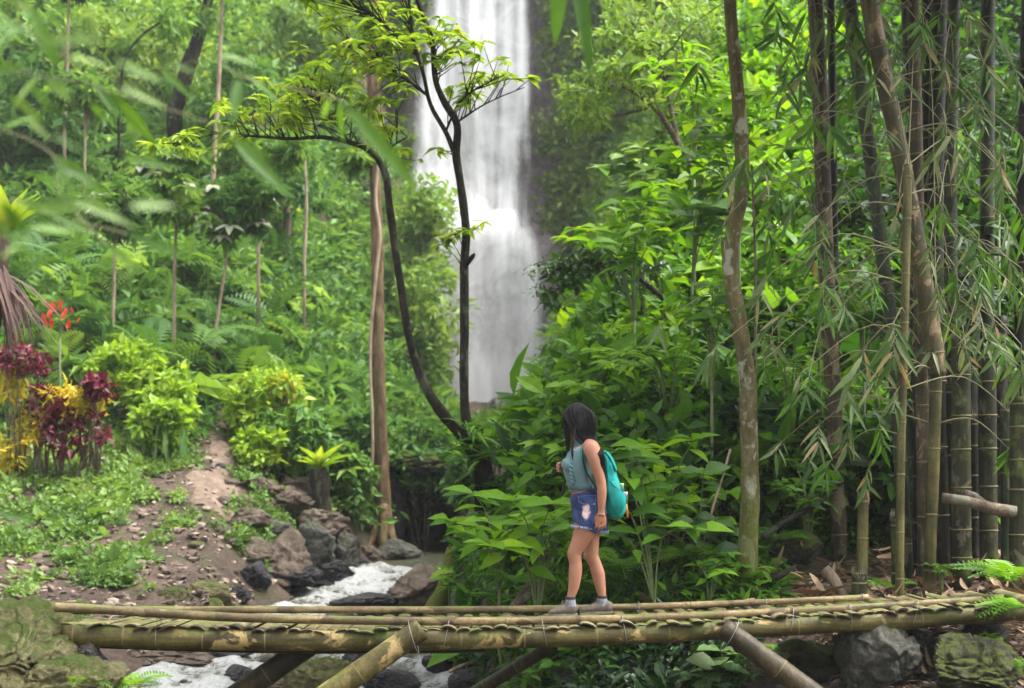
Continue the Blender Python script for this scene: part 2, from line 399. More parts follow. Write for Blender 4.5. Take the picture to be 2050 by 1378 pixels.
sm = N(n, 'ShaderNodeMath', operation='MULTIPLY_ADD'); n.links.new(fn, sm.inputs[0]); sm.inputs[1].default_value = 0.95; n.links.new(a.outputs['Fac'], sm.inputs[2])
sc_ = N(n, 'ShaderNodeMath', operation='MULTIPLY'); n.links.new(sm.outputs[0], sc_.inputs[0]); sc_.inputs[1].default_value = 0.68; sm = sc_
f = ramp(n, sm.outputs[0], [(0.80, (0, 0, 0)), (0.9, (0.3,) * 3), (1.0, (1, 1, 1))])
c = mixc(n, f, (0.085, 0.085, 0.045), (0.55, 0.56, 0.55)); n.links.new(c, b.inputs['Base Color'])
n.links.new(ramp(n, f, [(0, (0.12,) * 3), (1, (0.6,) * 3)]), b.inputs['Roughness'])
bump(n, b, noise_tex(n, 14, 7, 0.75, co, 0.8), 1.0, 0.12)
stream = link('stream', me, None, m_water); stream['kind'] = 'structure'

# ------------------------------------------------------------ cliff and waterfall
WFY = 62.0
cxs = np.linspace(-16, 12, 150); czs = np.linspace(1.5, 34, 170)
gx, gz = np.meshgrid(cxs, czs); gx = gx.ravel(); gz = gz.ravel(); gy = np.zeros_like(gx)
for k in range(len(gx)):
    px = CX + F * gx[k] / WFY; py = HY - (gz[k] - CAMZ) * F / WFY
    ledge = 1.8 * (1 / (1 + math.exp((gz[k] - 12.0) * 2.2)))          # the fall drops onto a step half way
    side = 0.00004 * max(px - 1065, 0) ** 2 + 0.00003 * max(840 - px, 0) ** 2
    gy[k] = WFY + 2.2 - ledge - min(side, 7) + 1.1 * mnoise.fractal(Vector((gx[k] * 0.45, 2.0, gz[k] * 0.22)), 1.0, 2.0, 6)
nx, ny = len(cxs), len(czs)
q = (np.arange(ny - 1)[:, None] * nx + np.arange(nx - 1)[None, :]).ravel()
loops = np.stack([q, q + 1, q + nx + 1, q + nx], 1).ravel()
me = npmesh('cliff', np.stack([gx, gy, gz], 1), loops, np.arange(len(q)) * 4, np.full(len(q), 4), True)
cliff = link('cliff', me, None, m_cliff); cliff['kind'] = 'structure'

def fallmat(name, lo, hi, sx, sz, white=0.82):
    m, n, b = newmat(name)
    a = n.nodes.new('ShaderNodeAttribute'); a.attribute_name = 'tint'
    co = objco(n, (sx, 0.3, sz))
    s1 = noise_tex(n, 1.0, 3, 0.5, co, 0.35)
    s2 = noise_tex(n, 1.0, 5, 0.7, objco(n, (0.42, 0.3, 0.36)), 1.2)
    ad = N(n, 'ShaderNodeMath', operation='MULTIPLY_ADD'); n.links.new(s2, ad.inputs[0]); ad.inputs[1].default_value = 0.9; n.links.new(s1, ad.inputs[2])
    ad2 = N(n, 'ShaderNodeMath', operation='MULTIPLY_ADD'); n.links.new(a.outputs['Fac'], ad2.inputs[0]); ad2.inputs[1].default_value = 0.75; n.links.new(ad.outputs[0], ad2.inputs[2])
    mr = N(n, "ShaderNodeMapRange", clamp=True); mr.interpolation_type = 'SMOOTHSTEP'
    n.links.new(ad2.outputs[0], mr.inputs[0]); mr.inputs[1].default_value = lo; mr.inputs[2].default_value = hi
    b.inputs['Base Color'].default_value = (white, white, white * 1.01, 1); b.inputs['Roughness'].default_value = 0.8
    b.inputs['Specular IOR Level'].default_value = 0.1
    n.links.new(mr.outputs[0], b.inputs['Alpha'])
    return m
m_fall = fallmat('falling_water', 0.95, 1.85, 1.5, 0.10)
m_fall2 = fallmat('falling_spray', 1.1, 1.75, 1.1, 0.2)
def fall_sheet(name, L, Rr, Yoff, mat, parent, seed, dens):
    """sheet of falling water; L,Rr: list of (py,px) edges; dens(px_frac,py)->0..1"""
    L = np.array(L, float); Rr = np.array(Rr, float)
    pys = np.linspace(L[0, 0], L[-1, 0], 110); us = np.linspace(0, 1, 46); V = []; T = []
    for py in pys:
        l = np.interp(py, L[:, 0], L[:, 1]); r = np.interp(py, Rr[:, 0], Rr[:, 1])
        for u in us:
            px = l + (r - l) * u; z = Z_of(py, WFY); x = X_of(px, WFY)
            e = 1.5 * (1 / (1 + math.exp((z - 12.0) * 2.0)))
            y = WFY + Yoff - e + 0.35 * mnoise.fractal(Vector((x * 0.9 + seed, 1.0, z * 0.10)), 1.0, 2.0, 4)
            V.append((x, y, z)); T.append(dens(u, py) * min(1, min(u, 1 - u) * 7 + 0.25 * 0))
    nu = len(us); nv = len(pys)
    q = (np.arange(nv - 1)[:, None] * nu + np.arange(nu - 1)[None, :]).ravel()
    me = npmesh(name, np.array(V), np.stack([q, q + 1, q + nu + 1, q + nu], 1).ravel(), np.arange(len(q)) * 4, np.full(len(q), 4), True, np.array(T))
    return link(name, me, parent, mat)
fall = thing('waterfall', 'tall white waterfall dropping over a rock cliff onto a ledge', 'waterfall', at(960, 800, WFY))
LE = [(-160, 845), (0, 850), (120, 832), (260, 805), (420, 790), (600, 850), (800, 860)]
RE = [(-160, 1070), (0, 1072), (150, 1080), (300, 1065), (430, 1062), (520, 1095), (640, 1112), (700, 1130), (800, 1135)]
fall_sheet('water_sheet', LE, RE, 0.6, m_fall, fall, 0.0, lambda u, py: 0.92 - 0.35 * max(0, (u - 0.5)) * (1 if py < 430 else 0.2))
fall_sheet('water_sheet', [(a, b + 14) for a, b in LE], [(a, b - 70 if a < 440 else b - 20) for a, b in RE], 0.05, m_fall, fall, 9.0, lambda u, py: 0.75)
fall_sheet('water_sheet', [(430, 890), (520, 890), (650, 895), (810, 880)], [(430, 1050), (520, 1080), (650, 1098), (810, 1130)], -0.55, m_fall2, fall, 21.0, lambda u, py: 0.62 + 0.6 * min(max((py - 690) / 60, 0), 1))

# spray drifting around the foot of the falls
m_mist, n, b = newmat('mist_air'); n.nodes.remove(b); pv = n.nodes.new('ShaderNodeVolumePrincipled'); pv.inputs['Color'].default_value = (0.97, 0.97, 0.98, 1); pv.inputs['Density'].default_value = 0.03
n.links.new(pv.outputs[0], n.nodes['Material Output'].inputs['Volume'])
for px, py, Y, rx, ry, rz_ in ((960, 770, 57.5, 4.2, 2.2, 1.6), (890, 560, 58.6, 2.4, 1.6, 4.2), (1060, 700, 58.5, 2.6, 1.6, 2.6)):
    me = rock_mesh('spray_mist', rx, ry, rz_, int(px), 3, .25, .0); me.materials.append(m_mist)
    o = bpy.data.objects.new('spray_mist', me); C.objects.link(o); o.location = at(px, py, Y); o['kind'] = 'stuff'; tag(o, 'pale spray drifting at the foot of the waterfall', 'mist')
# ------------------------------------------------------------ foliage materials
L_left = leafmat('hill_leaf', [(0.0, (0.03, 0.085, 0.025)), (0.45, (0.085, 0.20, 0.045)), (0.8, (0.17, 0.32, 0.06)), (1.0, (0.30, 0.44, 0.09))], 0.55, 0.4, 0.25)
L_cover = leafmat('cover_leaf', [(0.0, (0.05, 0.11, 0.025)), (0.5, (0.13, 0.24, 0.055)), (1.0, (0.26, 0.38, 0.11))], 0.55, 0.38, 0.25)
L_far = leafmat('far_leaf', [(0.0, (0.05, 0.11, 0.03)), (0.5, (0.13, 0.25, 0.05)), (1.0, (0.30, 0.42, 0.10))], 0.55, 0.4, 0.25)
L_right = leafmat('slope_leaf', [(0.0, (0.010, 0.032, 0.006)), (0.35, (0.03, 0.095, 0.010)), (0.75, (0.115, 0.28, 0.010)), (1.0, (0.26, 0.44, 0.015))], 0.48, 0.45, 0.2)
L_yel = leafmat('yellowgreen_leaf', [(0.0, (0.10, 0.20, 0.02)), (0.5, (0.24, 0.40, 0.03)), (1.0, (0.42, 0.54, 0.09))], 0.45, 0.48, 0.3)
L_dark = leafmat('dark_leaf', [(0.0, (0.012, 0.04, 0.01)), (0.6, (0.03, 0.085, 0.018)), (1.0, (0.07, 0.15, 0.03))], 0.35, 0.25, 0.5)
L_bam = leafmat('bamboo_leaf_mass', [(0.0, (0.04, 0.10, 0.03)), (0.6, (0.10, 0.19, 0.06)), (1.0, (0.22, 0.28, 0.12))], 0.4, 0.35)
# colours for leaves that are objects of their own
O_bright = leafmat('bright_leaf', [(0.0, (0.07, 0.19, 0.008)), (0.5, (0.14, 0.32, 0.010)), (1.0, (0.26, 0.44, 0.018))], 0.45, 0.5, 0.2, True)
O_mid = leafmat('mid_leaf', [(0.0, (0.03, 0.10, 0.008)), (0.6, (0.08, 0.21, 0.012)), (1.0, (0.16, 0.33, 0.018))], 0.45, 0.45, 0.2, True)
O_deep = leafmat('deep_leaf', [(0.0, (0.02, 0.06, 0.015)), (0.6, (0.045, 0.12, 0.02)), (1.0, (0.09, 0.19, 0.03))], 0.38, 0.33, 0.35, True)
O_pale = leafmat('pale_leaf', [(0.0, (0.08, 0.20, 0.06)), (0.5, (0.17, 0.31, 0.11)), (1.0, (0.28, 0.40, 0.16))], 0.45, 0.38, 0.2, True)
O_yel = leafmat('young_tree_leaf', [(0.0, (0.10, 0.20, 0.015)), (0.55, (0.27, 0.42, 0.03)), (0.93, (0.40, 0.52, 0.08)), (1.0, (0.50, 0.32, 0.12))], 0.4, 0.45, 0.45, True)
O_bam = leafmat('bamboo_leaf', [(0.0, (0.035, 0.10, 0.015)), (0.35, (0.075, 0.15, 0.035)), (0.75, (0.15, 0.21, 0.09)), (0.93, (0.30, 0.32, 0.18)), (1.0, (0.40, 0.26, 0.13))], 0.45, 0.35, 0.3, True)
O_fern = leafmat('fern_leaf', [(0.0, (0.08, 0.20, 0.02)), (0.6, (0.15, 0.33, 0.03)), (1.0, (0.26, 0.43, 0.06))], 0.45, 0.42, 0.4, True)
O_nest = leafmat('nest_fern_leaf', [(0.0, (0.16, 0.30, 0.02)), (1.0, (0.38, 0.50, 0.05))], 0.35, 0.45, 0.45, True)
O_front = leafmat('front_bamboo_leaf', [(0.0, (0.04, 0.11, 0.015)), (0.6, (0.10, 0.22, 0.03)), (1.0, (0.20, 0.30, 0.09))], 0.45, 0.4, 0.35, True)
O_dry = leafmat('dry_leaf', [(0.0, (0.13, 0.075, 0.04)), (0.5, (0.27, 0.17, 0.10)), (1.0, (0.42, 0.30, 0.19))], 0.6, 0.15, 0.3, True, (1, 0.9, 0.7))
O_pink = leafmat('whitish_leaf', [(0.0, (0.28, 0.33, 0.22)), (1.0, (0.52, 0.50, 0.40))], 0.45, 0.3, 0.4, True, (1, 1, 0.9))
O_croton = leafmat('croton_leaf', [(0.0, (0.35, 0.42, 0.03)), (0.6, (0.62, 0.50, 0.03)), (1.0, (0.70, 0.46, 0.05))], 0.4, 0.35, 0.4, True, (1, 1, 0.7))
O_red = leafmat('wine_leaf', [(0.0, (0.05, 0.008, 0.018)), (0.6, (0.14, 0.015, 0.035)), (1.0, (0.25, 0.03, 0.06))], 0.4, 0.3, 0.4, True, (1.2, 0.6, 0.7))
L_crot = leafmat('croton_mass', [(0.0, (0.28, 0.36, 0.02)), (0.5, (0.62, 0.50, 0.03)), (1.0, (0.75, 0.52, 0.05))], 0.4, 0.35, 0.35, False, (1, 1, 0.7))
L_wine = leafmat('wine_mass', [(0.0, (0.04, 0.006, 0.015)), (0.6, (0.13, 0.012, 0.03)), (1.0, (0.28, 0.03, 0.07))], 0.4, 0.3, 0.35, False, (1.2, 0.6, 0.7))
O_flower = leafmat('red_flower', [(0.0, (0.55, 0.035, 0.02)), (1.0, (0.75, 0.10, 0.05))], 0.5, 0.4, 0.3, True, (1, 0.8, 0.8))

def in_frame(P, mx=250, top=-260, bot=1600):
    px = CX + F * P[:, 0] / P[:, 1]; py = HY - (P[:, 2] - CAMZ) * F / P[:, 1]
    return (px > -mx) & (px < PW + mx) & (py > top) & (py < bot)
def tufts(c, r, nl, size, tint, flat=0.75, hemi=True, spread=0.6, sizevar=0.35, shell=0.4):
    """leaf positions for bushes with centres c, radii r, nl leaves each"""
    k = np.repeat(np.arange(len(c)), nl); n = len(k)
    u = unit(rng.normal(size=(n, 3)))
    if hemi: u[:, 2] = np.abs(u[:, 2]) * 1.1 - 0.15; u = unit(u)
    rr = rng.uniform(0, 1, n) ** shell
    # lobes: a bush is a few unequal domes
    lob = 0.75 + 0.35 * np.sin(3 * np.arctan2(u[:, 1], u[:, 0]) + k * 1.7) * np.sin(4 * u[:, 2] + k)
    P = c[k] + u * (r[k] * rr * lob)[:, None] * np.array([1, 1, flat])
    d = unit(u * 0.7 + rng.normal(size=(n, 3)) * spread + np.array([0, 0, -0.12]))
    up = unit(np.array([0, 0, 1.0]) + u * 0.55 + rng.normal(size=(n, 3)) * 0.35)
    sz = size[k] * np.exp(rng.normal(size=n) * sizevar)
    t = np.clip(tint[k] + rng.normal(size=n) * 0.14, 0.0, 1.0)
    return P, d, up, sz, t
def cat_(L): return [np.concatenate([a[i] for a in L]) for i in range(5)]
def stuff(name, T, mat, data, label, cat, parent=None):
    me = scatter(name, T, *data); o = link(name, me, parent, mat); o['kind'] = 'stuff'
    if parent is None: tag(o, label, cat)
    return o
def ground_pts(n, px0, px1, Y0, Y1, keep=None, power=1.0):
    px = rng.uniform(px0, px1, n); Y = Y0 + (Y1 - Y0) * rng.uniform(0, 1, n) ** power
    X = (px - CX) / F * Y
    if keep is not None:
        k = keep(px, Y, X); px, Y, X = px[k], Y[k], X[k]
    return np.stack([X, Y, H(X, Y)], 1), px
def pyof(P): return HY - (P[:, 2] - CAMZ) * F / P[:, 1]
def nz(P, s, seed=0.0): return np.array([mnoise.fractal(Vector((p[0] * s + seed, p[1] * s, p[2] * s + seed)), 1.0, 2.0, 3) for p in P])

PATH = np.array([(1010, 22.2, 430), (930, 24.3, 440), (900, 25.2, 425), (870, 26.2, 430), (830, 27.3, 450), (800, 28.2, 455), (760, 29.3, 410), (740, 30.2, 375)], float)   # py,Y,px of the trodden path
def path_dist(px, Y): return np.abs(px - np.interp(Y, PATH[:, 1], PATH[:, 2])) + 500 * ((Y < 21.3) | (Y > 30.5))
# far hillside left and behind: one green mass
def keepL(px, Y, X): return (path_dist(px, Y) > 42) & ~((px > 735) & (Y < 33)) & ~((px > 815) & (Y > 45)) & ~((px > 560) & (Y < 26.5)) & ~((px > 460) & (Y < 24.5))
P, px = ground_pts(2600, -330, 905, 25.0, 58, keepL, 1.15)
r = rng.uniform(0.45, 1.15, len(P)) * np.interp(P[:, 1], [24, 45], [0.8, 1.35]); P[:, 2] += r * 0.15
t = 0.40 + 0.5 * nz(P, 0.16, 4.0) + 0.4 * nz(P, 0.7, 9) + np.interp(P[:, 1], [25, 30, 45, 55], [0.12, -0.1, 0.05, 0.12])
sz = rng.choice([0.13, 0.18, 0.26], len(P), p=[0.4, 0.4, 0.2]) * np.interp(P[:, 1], [24, 50], [0.85, 1.4])
stuff('hillside_shrubs', T_quad(0.5), L_left, tufts(P, r, 95, sz, t), 'dense green undergrowth covering the steep hillside left of the waterfall', 'undergrowth')
P, px = ground_pts(420, -330, 880, 26, 52, keepL); r = rng.uniform(.3, .7, len(P)); P[:, 2] += r * .9 + .2
stuff('hillside_shrubs', T_palm(6, .36, 150), L_left, tufts(P, r, 16, rng.uniform(.3, .55, len(P)), .5 + .5 * nz(P, .3, 12), sizevar=.25), 'broad hand-shaped leaves standing out of the left hillside growth', 'undergrowth')
P, px = ground_pts(230, -330, 880, 26, 48, keepL); r = rng.uniform(.1, .25, len(P)); P[:, 2] += .7 + rng.uniform(0, .5, len(P))
k_ = px < 560; P, r = P[k_], r[k_]
stuff('hillside_ferns', T_frond(12, .3, .5), L_left, tufts(P, r, 9, rng.uniform(.7, 1.25, len(P)), .6 + .4 * nz(P, .3, 15), sizevar=.15), 'feathery ferns scattered over the left hillside', 'ferns')
# banks beside the falls
P, px = ground_pts(650, 790, 905, 34, 57, lambda px, Y, X: px < np.interp(Y, [34, 57], [905, 835]))
r = rng.uniform(0.5, 1.1, len(P)); P[:, 2] += r * 0.3
stuff('streamside_shrubs', T_quad(0.5), L_far, tufts(P, r, 90, np.full(len(P), 0.2), 0.45 + 0.3 * nz(P, 0.3, 2)), 'pale green bushes crowding the left foot of the waterfall', 'undergrowth')
P, px = ground_pts(420, 925, 1130, 34, 57, lambda px, Y, X: (px > np.interp(Y, [34, 50, 57], [880, 985, 1090])))
r = rng.uniform(0.4, 0.8, len(P)); P[:, 2] += 0
stuff('streamside_shrubs', T_quad(0.5), L_far, tufts(P, r, 80, np.full(len(P), 0.2), 0.42 + 0.3 * nz(P, 0.3, 2)), 'low bushes on the slope beneath the foot of the waterfall', 'undergrowth')
# far slope right of the falls
P, px = ground_pts(1500, 1085, 1700, 30, 60, lambda px, Y, X: px > np.interp(Y, [30, 45, 52, 60], [1060, 1105, 1120, 1125]))
r = rng.uniform(0.6, 1.4, len(P)); P[:, 2] += r * 0.2
stuff('far_slope_shrubs', T_quad(0.5), L_far, tufts(P, r, 85, np.full(len(P), 0.25), 0.40 + 0.4 * nz(P, 0.2, 7)), 'hazy green growth on the far slope right of the waterfall', 'undergrowth')
# green hanging on the cliff itself
n_ = 900; px = rng.uniform(1098, 1480, n_); py = rng.uniform(-200, 640, n_); Yc = WFY + 1.2 - np.minimum(0.00004 * np.maximum(px - 1065, 0) ** 2, 7)
k = (px - 1098) / 90 + rng.uniform(-0.5, 0.5, n_) > 0.15; px, py, Yc = px[k], py[k], Yc[k]
P = np.stack([(px - CX) / F * Yc, Yc, CAMZ + (HY - py) / F * Yc], 1); r = rng.uniform(0.5, 1.2, len(P))
n2 = 500; px2 = rng.uniform(600, 838, n2); py2 = rng.uniform(-200, 460, n2); Y2 = np.full(n2, WFY + 0.6)
k2 = px2 < np.interp(py2, [-200, 0, 200, 460], [850, 838, 805, 830]); 
P2 = np.stack([(px2 - CX) / F * Y2, Y2, CAMZ + (HY - py2) / F * Y2], 1)[k2]
PP = np.concatenate([P, P2]); r = rng.uniform(0.5, 1.2, len(PP))
stuff('cliff_creepers', T_quad(0.5), L_far, tufts(PP, r, 80, np.full(len(PP), 0.25), 0.62 + 0.4 * nz(PP, 0.25, 5), hemi=False), 'pale green creepers clothing the cliff beside the falling water', 'creepers')

# left bank: low cover over brown soil
def keepB(px, Y, X):
    P = np.stack([X, Y, 0 * X], 1)
    m = 0.9 * nz(P, 0.85, 6.0) + 0.75 * nz(P, 2.3, 2.0) + 0.06 + np.interp(Y, [15, 17, 18.5, 20.5, 23, 27], [-0.75, -0.6, -0.38, -0.06, 0.25, 0.45]) + np.interp(px, [-100, 60, 330, 420, 520, 700], [0.0, 0.03, -0.03, -0.45, -0.5, -0.5])
    return (m > 0) & (path_dist(px, Y) > 34) & (px < np.interp(Y, [15, 18, 20, 22, 24, 27], [250, 420, 480, 560, 640, 700]))
P, px = ground_pts(9500, -330, 720, 15.5, 27.5, keepB)
r = rng.uniform(0.06, 0.30, len(P)); P[:, 2] += 0.02
t = 0.5 + 0.4 * nz(P, 0.5, 1) + 0.4 * nz(P, 2.0, 3)
stuff('bank_ground_cover', T_quad(0.72, 0.1), L_cover, tufts(P, r, 40, rng.choice([0.04, 0.052, 0.07], len(P)), t, flat=0.95, sizevar=.45), 'low bright green ground cover spreading over the left bank', 'ground cover')

# dry leaf litter under the bamboo
P, px = ground_pts(9000, 1180, 2350, 9.8, 14.8, lambda px, Y, X: (px > np.interp(Y, [9.8, 11.5, 12.5], [1560, 1450, 1180])))
P[:, 2] = Hn(P[:, 0], P[:, 1]) + rng.uniform(0.0, 0.03, len(P)); a_ = rng.uniform(0, 6.28, len(P))
L_lit = leafmat('litter_leaf', [(0.0, (0.05, 0.032, 0.02)), (0.5, (0.13, 0.085, 0.05)), (1.0, (0.30, 0.21, 0.13))], 0.7, 0.1, 0.2, False, (1, .9, .7))
stuff('leaf_litter', T_leaf(0.22, 0.3, 0.05), L_lit, (P, np.stack([np.cos(a_), np.sin(a_), rng.uniform(-.2, .35, len(P))], 1), unit(np.array([0, 0, 1.0]) + rng.normal(size=(len(P), 3)) * .3), rng.uniform(.06, .17, len(P)), rng.uniform(0, 1, len(P))), 'dry brown leaf litter covering the ground around the bamboo', 'leaf litter')
# right slope: dense dark to vivid leaves behind the woman and the bamboo
def keepR(px, Y, X): return (px > np.interp(Y, [14, 17, 20, 30], [1090, 1060, 1075, 1150]))
P, px = ground_pts(3600, 1020, 2420, 14.2, 36, keepR, 1.2)
k = rng.uniform(0, 1, len(P)) < np.interp(px, [1000, 1500, 1700, 2400], [1, 1, 0.75, 0.75]); P = P[k]; px = px[k]
r = rng.uniform(0.3, 0.75, len(P)); P[:, 2] += r * 0.5 + rng.uniform(0, 0.6, len(P))
t = 0.56 + 0.45 * nz(P, 0.35, 8) + 0.3 * nz(P, 1.4, 2) - np.interp(px, [1400, 1700, 1950], [0, 0.14, 0.3])  # tint drops rightwards: shade of the grove side painted into the leaves
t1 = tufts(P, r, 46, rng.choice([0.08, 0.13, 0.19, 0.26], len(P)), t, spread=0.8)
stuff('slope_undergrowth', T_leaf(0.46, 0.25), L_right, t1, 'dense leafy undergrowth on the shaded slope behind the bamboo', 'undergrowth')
# low dark plants along the right bank floor
def keepF(px, Y, X): return (px > np.interp(Y, [11.5, 13, 15], [1130, 1010, 930])) & ~((px > 1540) & (Y < 14.0)) 
P, px = ground_pts(1500, 900, 2300, 12.0, 16.5, keepF)
r = rng.uniform(0.12, 0.34, len(P)); P[:, 2] += r * 0.3
t = 0.36 + 0.4 * nz(P, 0.8, 8) + 0.2 * nz(P, 2.4, 2)
stuff('floor_plants', T_leaf(0.42, 0.3), L_right, tufts(P, r, 40, rng.choice([0.06, 0.1, 0.14], len(P)), t, spread=0.8), 'small leafy plants carpeting the forest floor right of the stream', 'undergrowth')
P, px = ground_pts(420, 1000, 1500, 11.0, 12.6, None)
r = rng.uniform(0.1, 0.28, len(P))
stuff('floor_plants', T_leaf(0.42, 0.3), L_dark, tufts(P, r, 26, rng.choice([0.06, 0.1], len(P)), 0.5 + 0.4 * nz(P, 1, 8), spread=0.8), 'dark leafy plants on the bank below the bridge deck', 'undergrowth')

# the trodden earth path
V = []; T_ = np.linspace(0, 1, 60); nc = 9
for i, t_ in enumerate(T_):
    Yp = 22.0 + (30.4 - 22.0) * t_; pxc = float(np.interp(Yp, PATH[:, 1], PATH[:, 2])) + 10 * math.sin(Yp * 2.1)
    hw = .22 + .08 * mnoise.noise(Vector((Yp * 1.7, 0, 0))) + (.25 if Yp < 23.5 else 0)
    for k in range(nc):
        x_ = X_of(pxc, Yp) + hw * (k / (nc - 1) * 2 - 1); e = abs(k / (nc - 1) * 2 - 1)
        V.append((x_, Yp, float(Hn(x_, Yp)[0]) + .035 - .06 * e ** 4 + .03 * mnoise.noise(Vector((x_ * 5, Yp * 5, 0)))))
Fc = [(i * nc + k, i * nc + k + 1, (i + 1) * nc + k + 1, (i + 1) * nc + k) for i in range(len(T_) - 1) for k in range(nc - 1)]
m_path, n, b = newmat('trodden_earth'); co = objco(n)
n.links.new(ramp(n, noise_tex(n, 5, 7, 0.7, co), [(0.3, (0.07, 0.047, 0.033)), (0.5, (0.15, 0.105, 0.075)), (0.7, (0.235, 0.175, 0.13))]), b.inputs['Base Color']); b.inputs['Roughness'].default_value = 0.95
bump(n, b, noise_tex(n, 12, 7, 0.7, co), 0.8, 0.06)
o = link('path', pyd('path', V, Fc), None, m_path); o['kind'] = 'structure'

# stony crumbs over the bare banks
ico = bmesh.new(); bmesh.ops.create_icosphere(ico, subdivisions=1, radius=1.0); IV = np.array([v.co[:] for v in ico.verts]) * np.array([1, .85, .6]) * (1 + .25 * np.random.default_rng(2).normal(size=(len(ico.verts), 1))); IF = [tuple(v.index for v in f.verts) for f in ico.faces]; ico.free()
m_crumb, n, b = newmat('crumbs'); a = n.nodes.new('ShaderNodeAttribute'); a.attribute_name = 'tint'
n.links.new(ramp(n, a.outputs['Fac'], [(0.0, (0.05, 0.035, 0.025)), (0.5, (0.14, 0.10, 0.075)), (1.0, (0.30, 0.24, 0.19))]), b.inputs['Base Color']); b.inputs['Roughness'].default_value = 0.95
P1, px = ground_pts(6500, -200, 700, 15.5, 27, lambda px, Y, X: px < np.interp(Y, [15, 18, 20, 22, 24, 27], [330, 460, 520, 620, 700, 720]))
P2, px = ground_pts(1200, 1560, 2200, 9.6, 13)
P = np.concatenate([P1, P2]); P[:, 2] = Hn(P[:, 0], P[:, 1]) + .008; k_ = len(P); a_ = rng.uniform(0, 6.28, k_)
sz_ = .012 + .055 * rng.uniform(0, 1, k_) ** 4 * np.where(P[:, 1] > 14, 1.3, .7)
stuff('bank_rubble', (IV, IF), m_crumb, (P, np.stack([np.cos(a_), np.sin(a_), rng.uniform(-.3, .3, k_)], 1), unit(np.array([0, 0, 1.0]) + rng.normal(size=(k_, 3)) * .2), sz_, rng.uniform(0, 1, k_)), 'crumbled earth and pebbles scattered over the bare banks', 'rubble')
# ------------------------------------------------------------ bamboo materials
def bamboomat(name, cols, patch=None, moss=0.0, axis='X', rough=0.5, pscale=1.0):
    """cols: three tones streaked along the culm; patch: peeled / mouldy patches"""
    m, n, b = newmat(name)
    sc = {'X': (1.2, 14, 14), 'Z': (14, 14, 1.2)}[axis]
    co = objco(n, sc); cg = objco(n, (1, 1, 1))
    c = ramp(n, noise_tex(n, 1.6, 5, 0.6, co), [(0.3, cols[0]), (0.5, cols[1]), (0.72, cols[2])])
    c = mixc(n, ramp(n, noise_tex(n, 2.4 * pscale, 5, 0.6, cg), [(0.40, (0, 0, 0)), (0.60, (0.85,) * 3)]), c, tuple(x * 0.33 for x in cols[1]))
    if patch:
        f = ramp(n, noise_tex(n, 7.5 * pscale, 6, 0.6, objco(n, (0.6, 1, 1) if axis == 'X' else (1, 1, 0.6)), 0.6), [(0.56, (0, 0, 0)), (0.60, (0.9,) * 3)])
        c = mixc(n, f, c, patch)
    c = mixc(n, 0.7, c, ramp(n, noise_tex(n, 45, 4, 0.7, cg), [(0.3, (0.5,) * 3), (0.62, (1.15,) * 3)]), 'MULTIPLY')
    if moss:
        g = n.nodes.new('ShaderNodeNewGeometry'); sx = n.nodes.new('ShaderNodeSeparateXYZ'); n.links.new(g.outputs['Normal'], sx.inputs[0])
        ml = N(n, 'ShaderNodeMath', operation='MULTIPLY_ADD'); n.links.new(sx.outputs['Z'], ml.inputs[0]); ml.inputs[1].default_value = 0.16; n.links.new(noise_tex(n, 3.4, 6, 0.7, cg), ml.inputs[2])
        f = ramp(n, ml.outputs[0], [(0.70 - 0.25 * moss, (0, 0, 0)), (0.84 - 0.2 * moss, (0.85,) * 3)])
        c = mixc(n, f, c, (0.10, 0.14, 0.022))
    n.links.new(c, b.inputs['Base Color']); b.inputs['Roughness'].default_value = rough; b.inputs['Specular IOR Level'].default_value = 0.22
    bump(n, b, noise_tex(n, 22, 6, 0.7, cg), 0.5, 0.01)
    return m
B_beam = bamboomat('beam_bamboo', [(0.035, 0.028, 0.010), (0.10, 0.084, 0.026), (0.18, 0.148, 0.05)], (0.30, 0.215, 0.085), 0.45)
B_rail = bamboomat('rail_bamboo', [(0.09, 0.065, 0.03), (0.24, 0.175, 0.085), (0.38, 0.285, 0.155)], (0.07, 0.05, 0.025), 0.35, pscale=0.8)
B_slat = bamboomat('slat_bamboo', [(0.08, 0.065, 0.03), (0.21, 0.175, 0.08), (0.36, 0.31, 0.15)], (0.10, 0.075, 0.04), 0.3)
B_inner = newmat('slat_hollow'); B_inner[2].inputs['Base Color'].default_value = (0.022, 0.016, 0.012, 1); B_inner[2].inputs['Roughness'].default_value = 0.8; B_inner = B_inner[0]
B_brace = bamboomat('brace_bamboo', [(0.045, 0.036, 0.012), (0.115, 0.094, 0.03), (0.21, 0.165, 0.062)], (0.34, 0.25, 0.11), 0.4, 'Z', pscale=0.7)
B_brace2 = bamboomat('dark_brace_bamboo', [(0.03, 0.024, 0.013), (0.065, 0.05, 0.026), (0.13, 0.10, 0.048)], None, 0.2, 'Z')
B_node = newmat('node_ring'); B_node[2].inputs['Base Color'].default_value = (0.12, 0.10, 0.035, 1); B_node[2].inputs['Roughness'].default_value = 0.8; B_node = B_node[0]
m_wire, n, b = newmat('tie_wire'); b.inputs['Base Color'].default_value = (0.2, 0.2, 0.19, 1); b.inputs['Roughness'].default_value = 0.4; b.inputs['Metallic'].default_value = 0.4

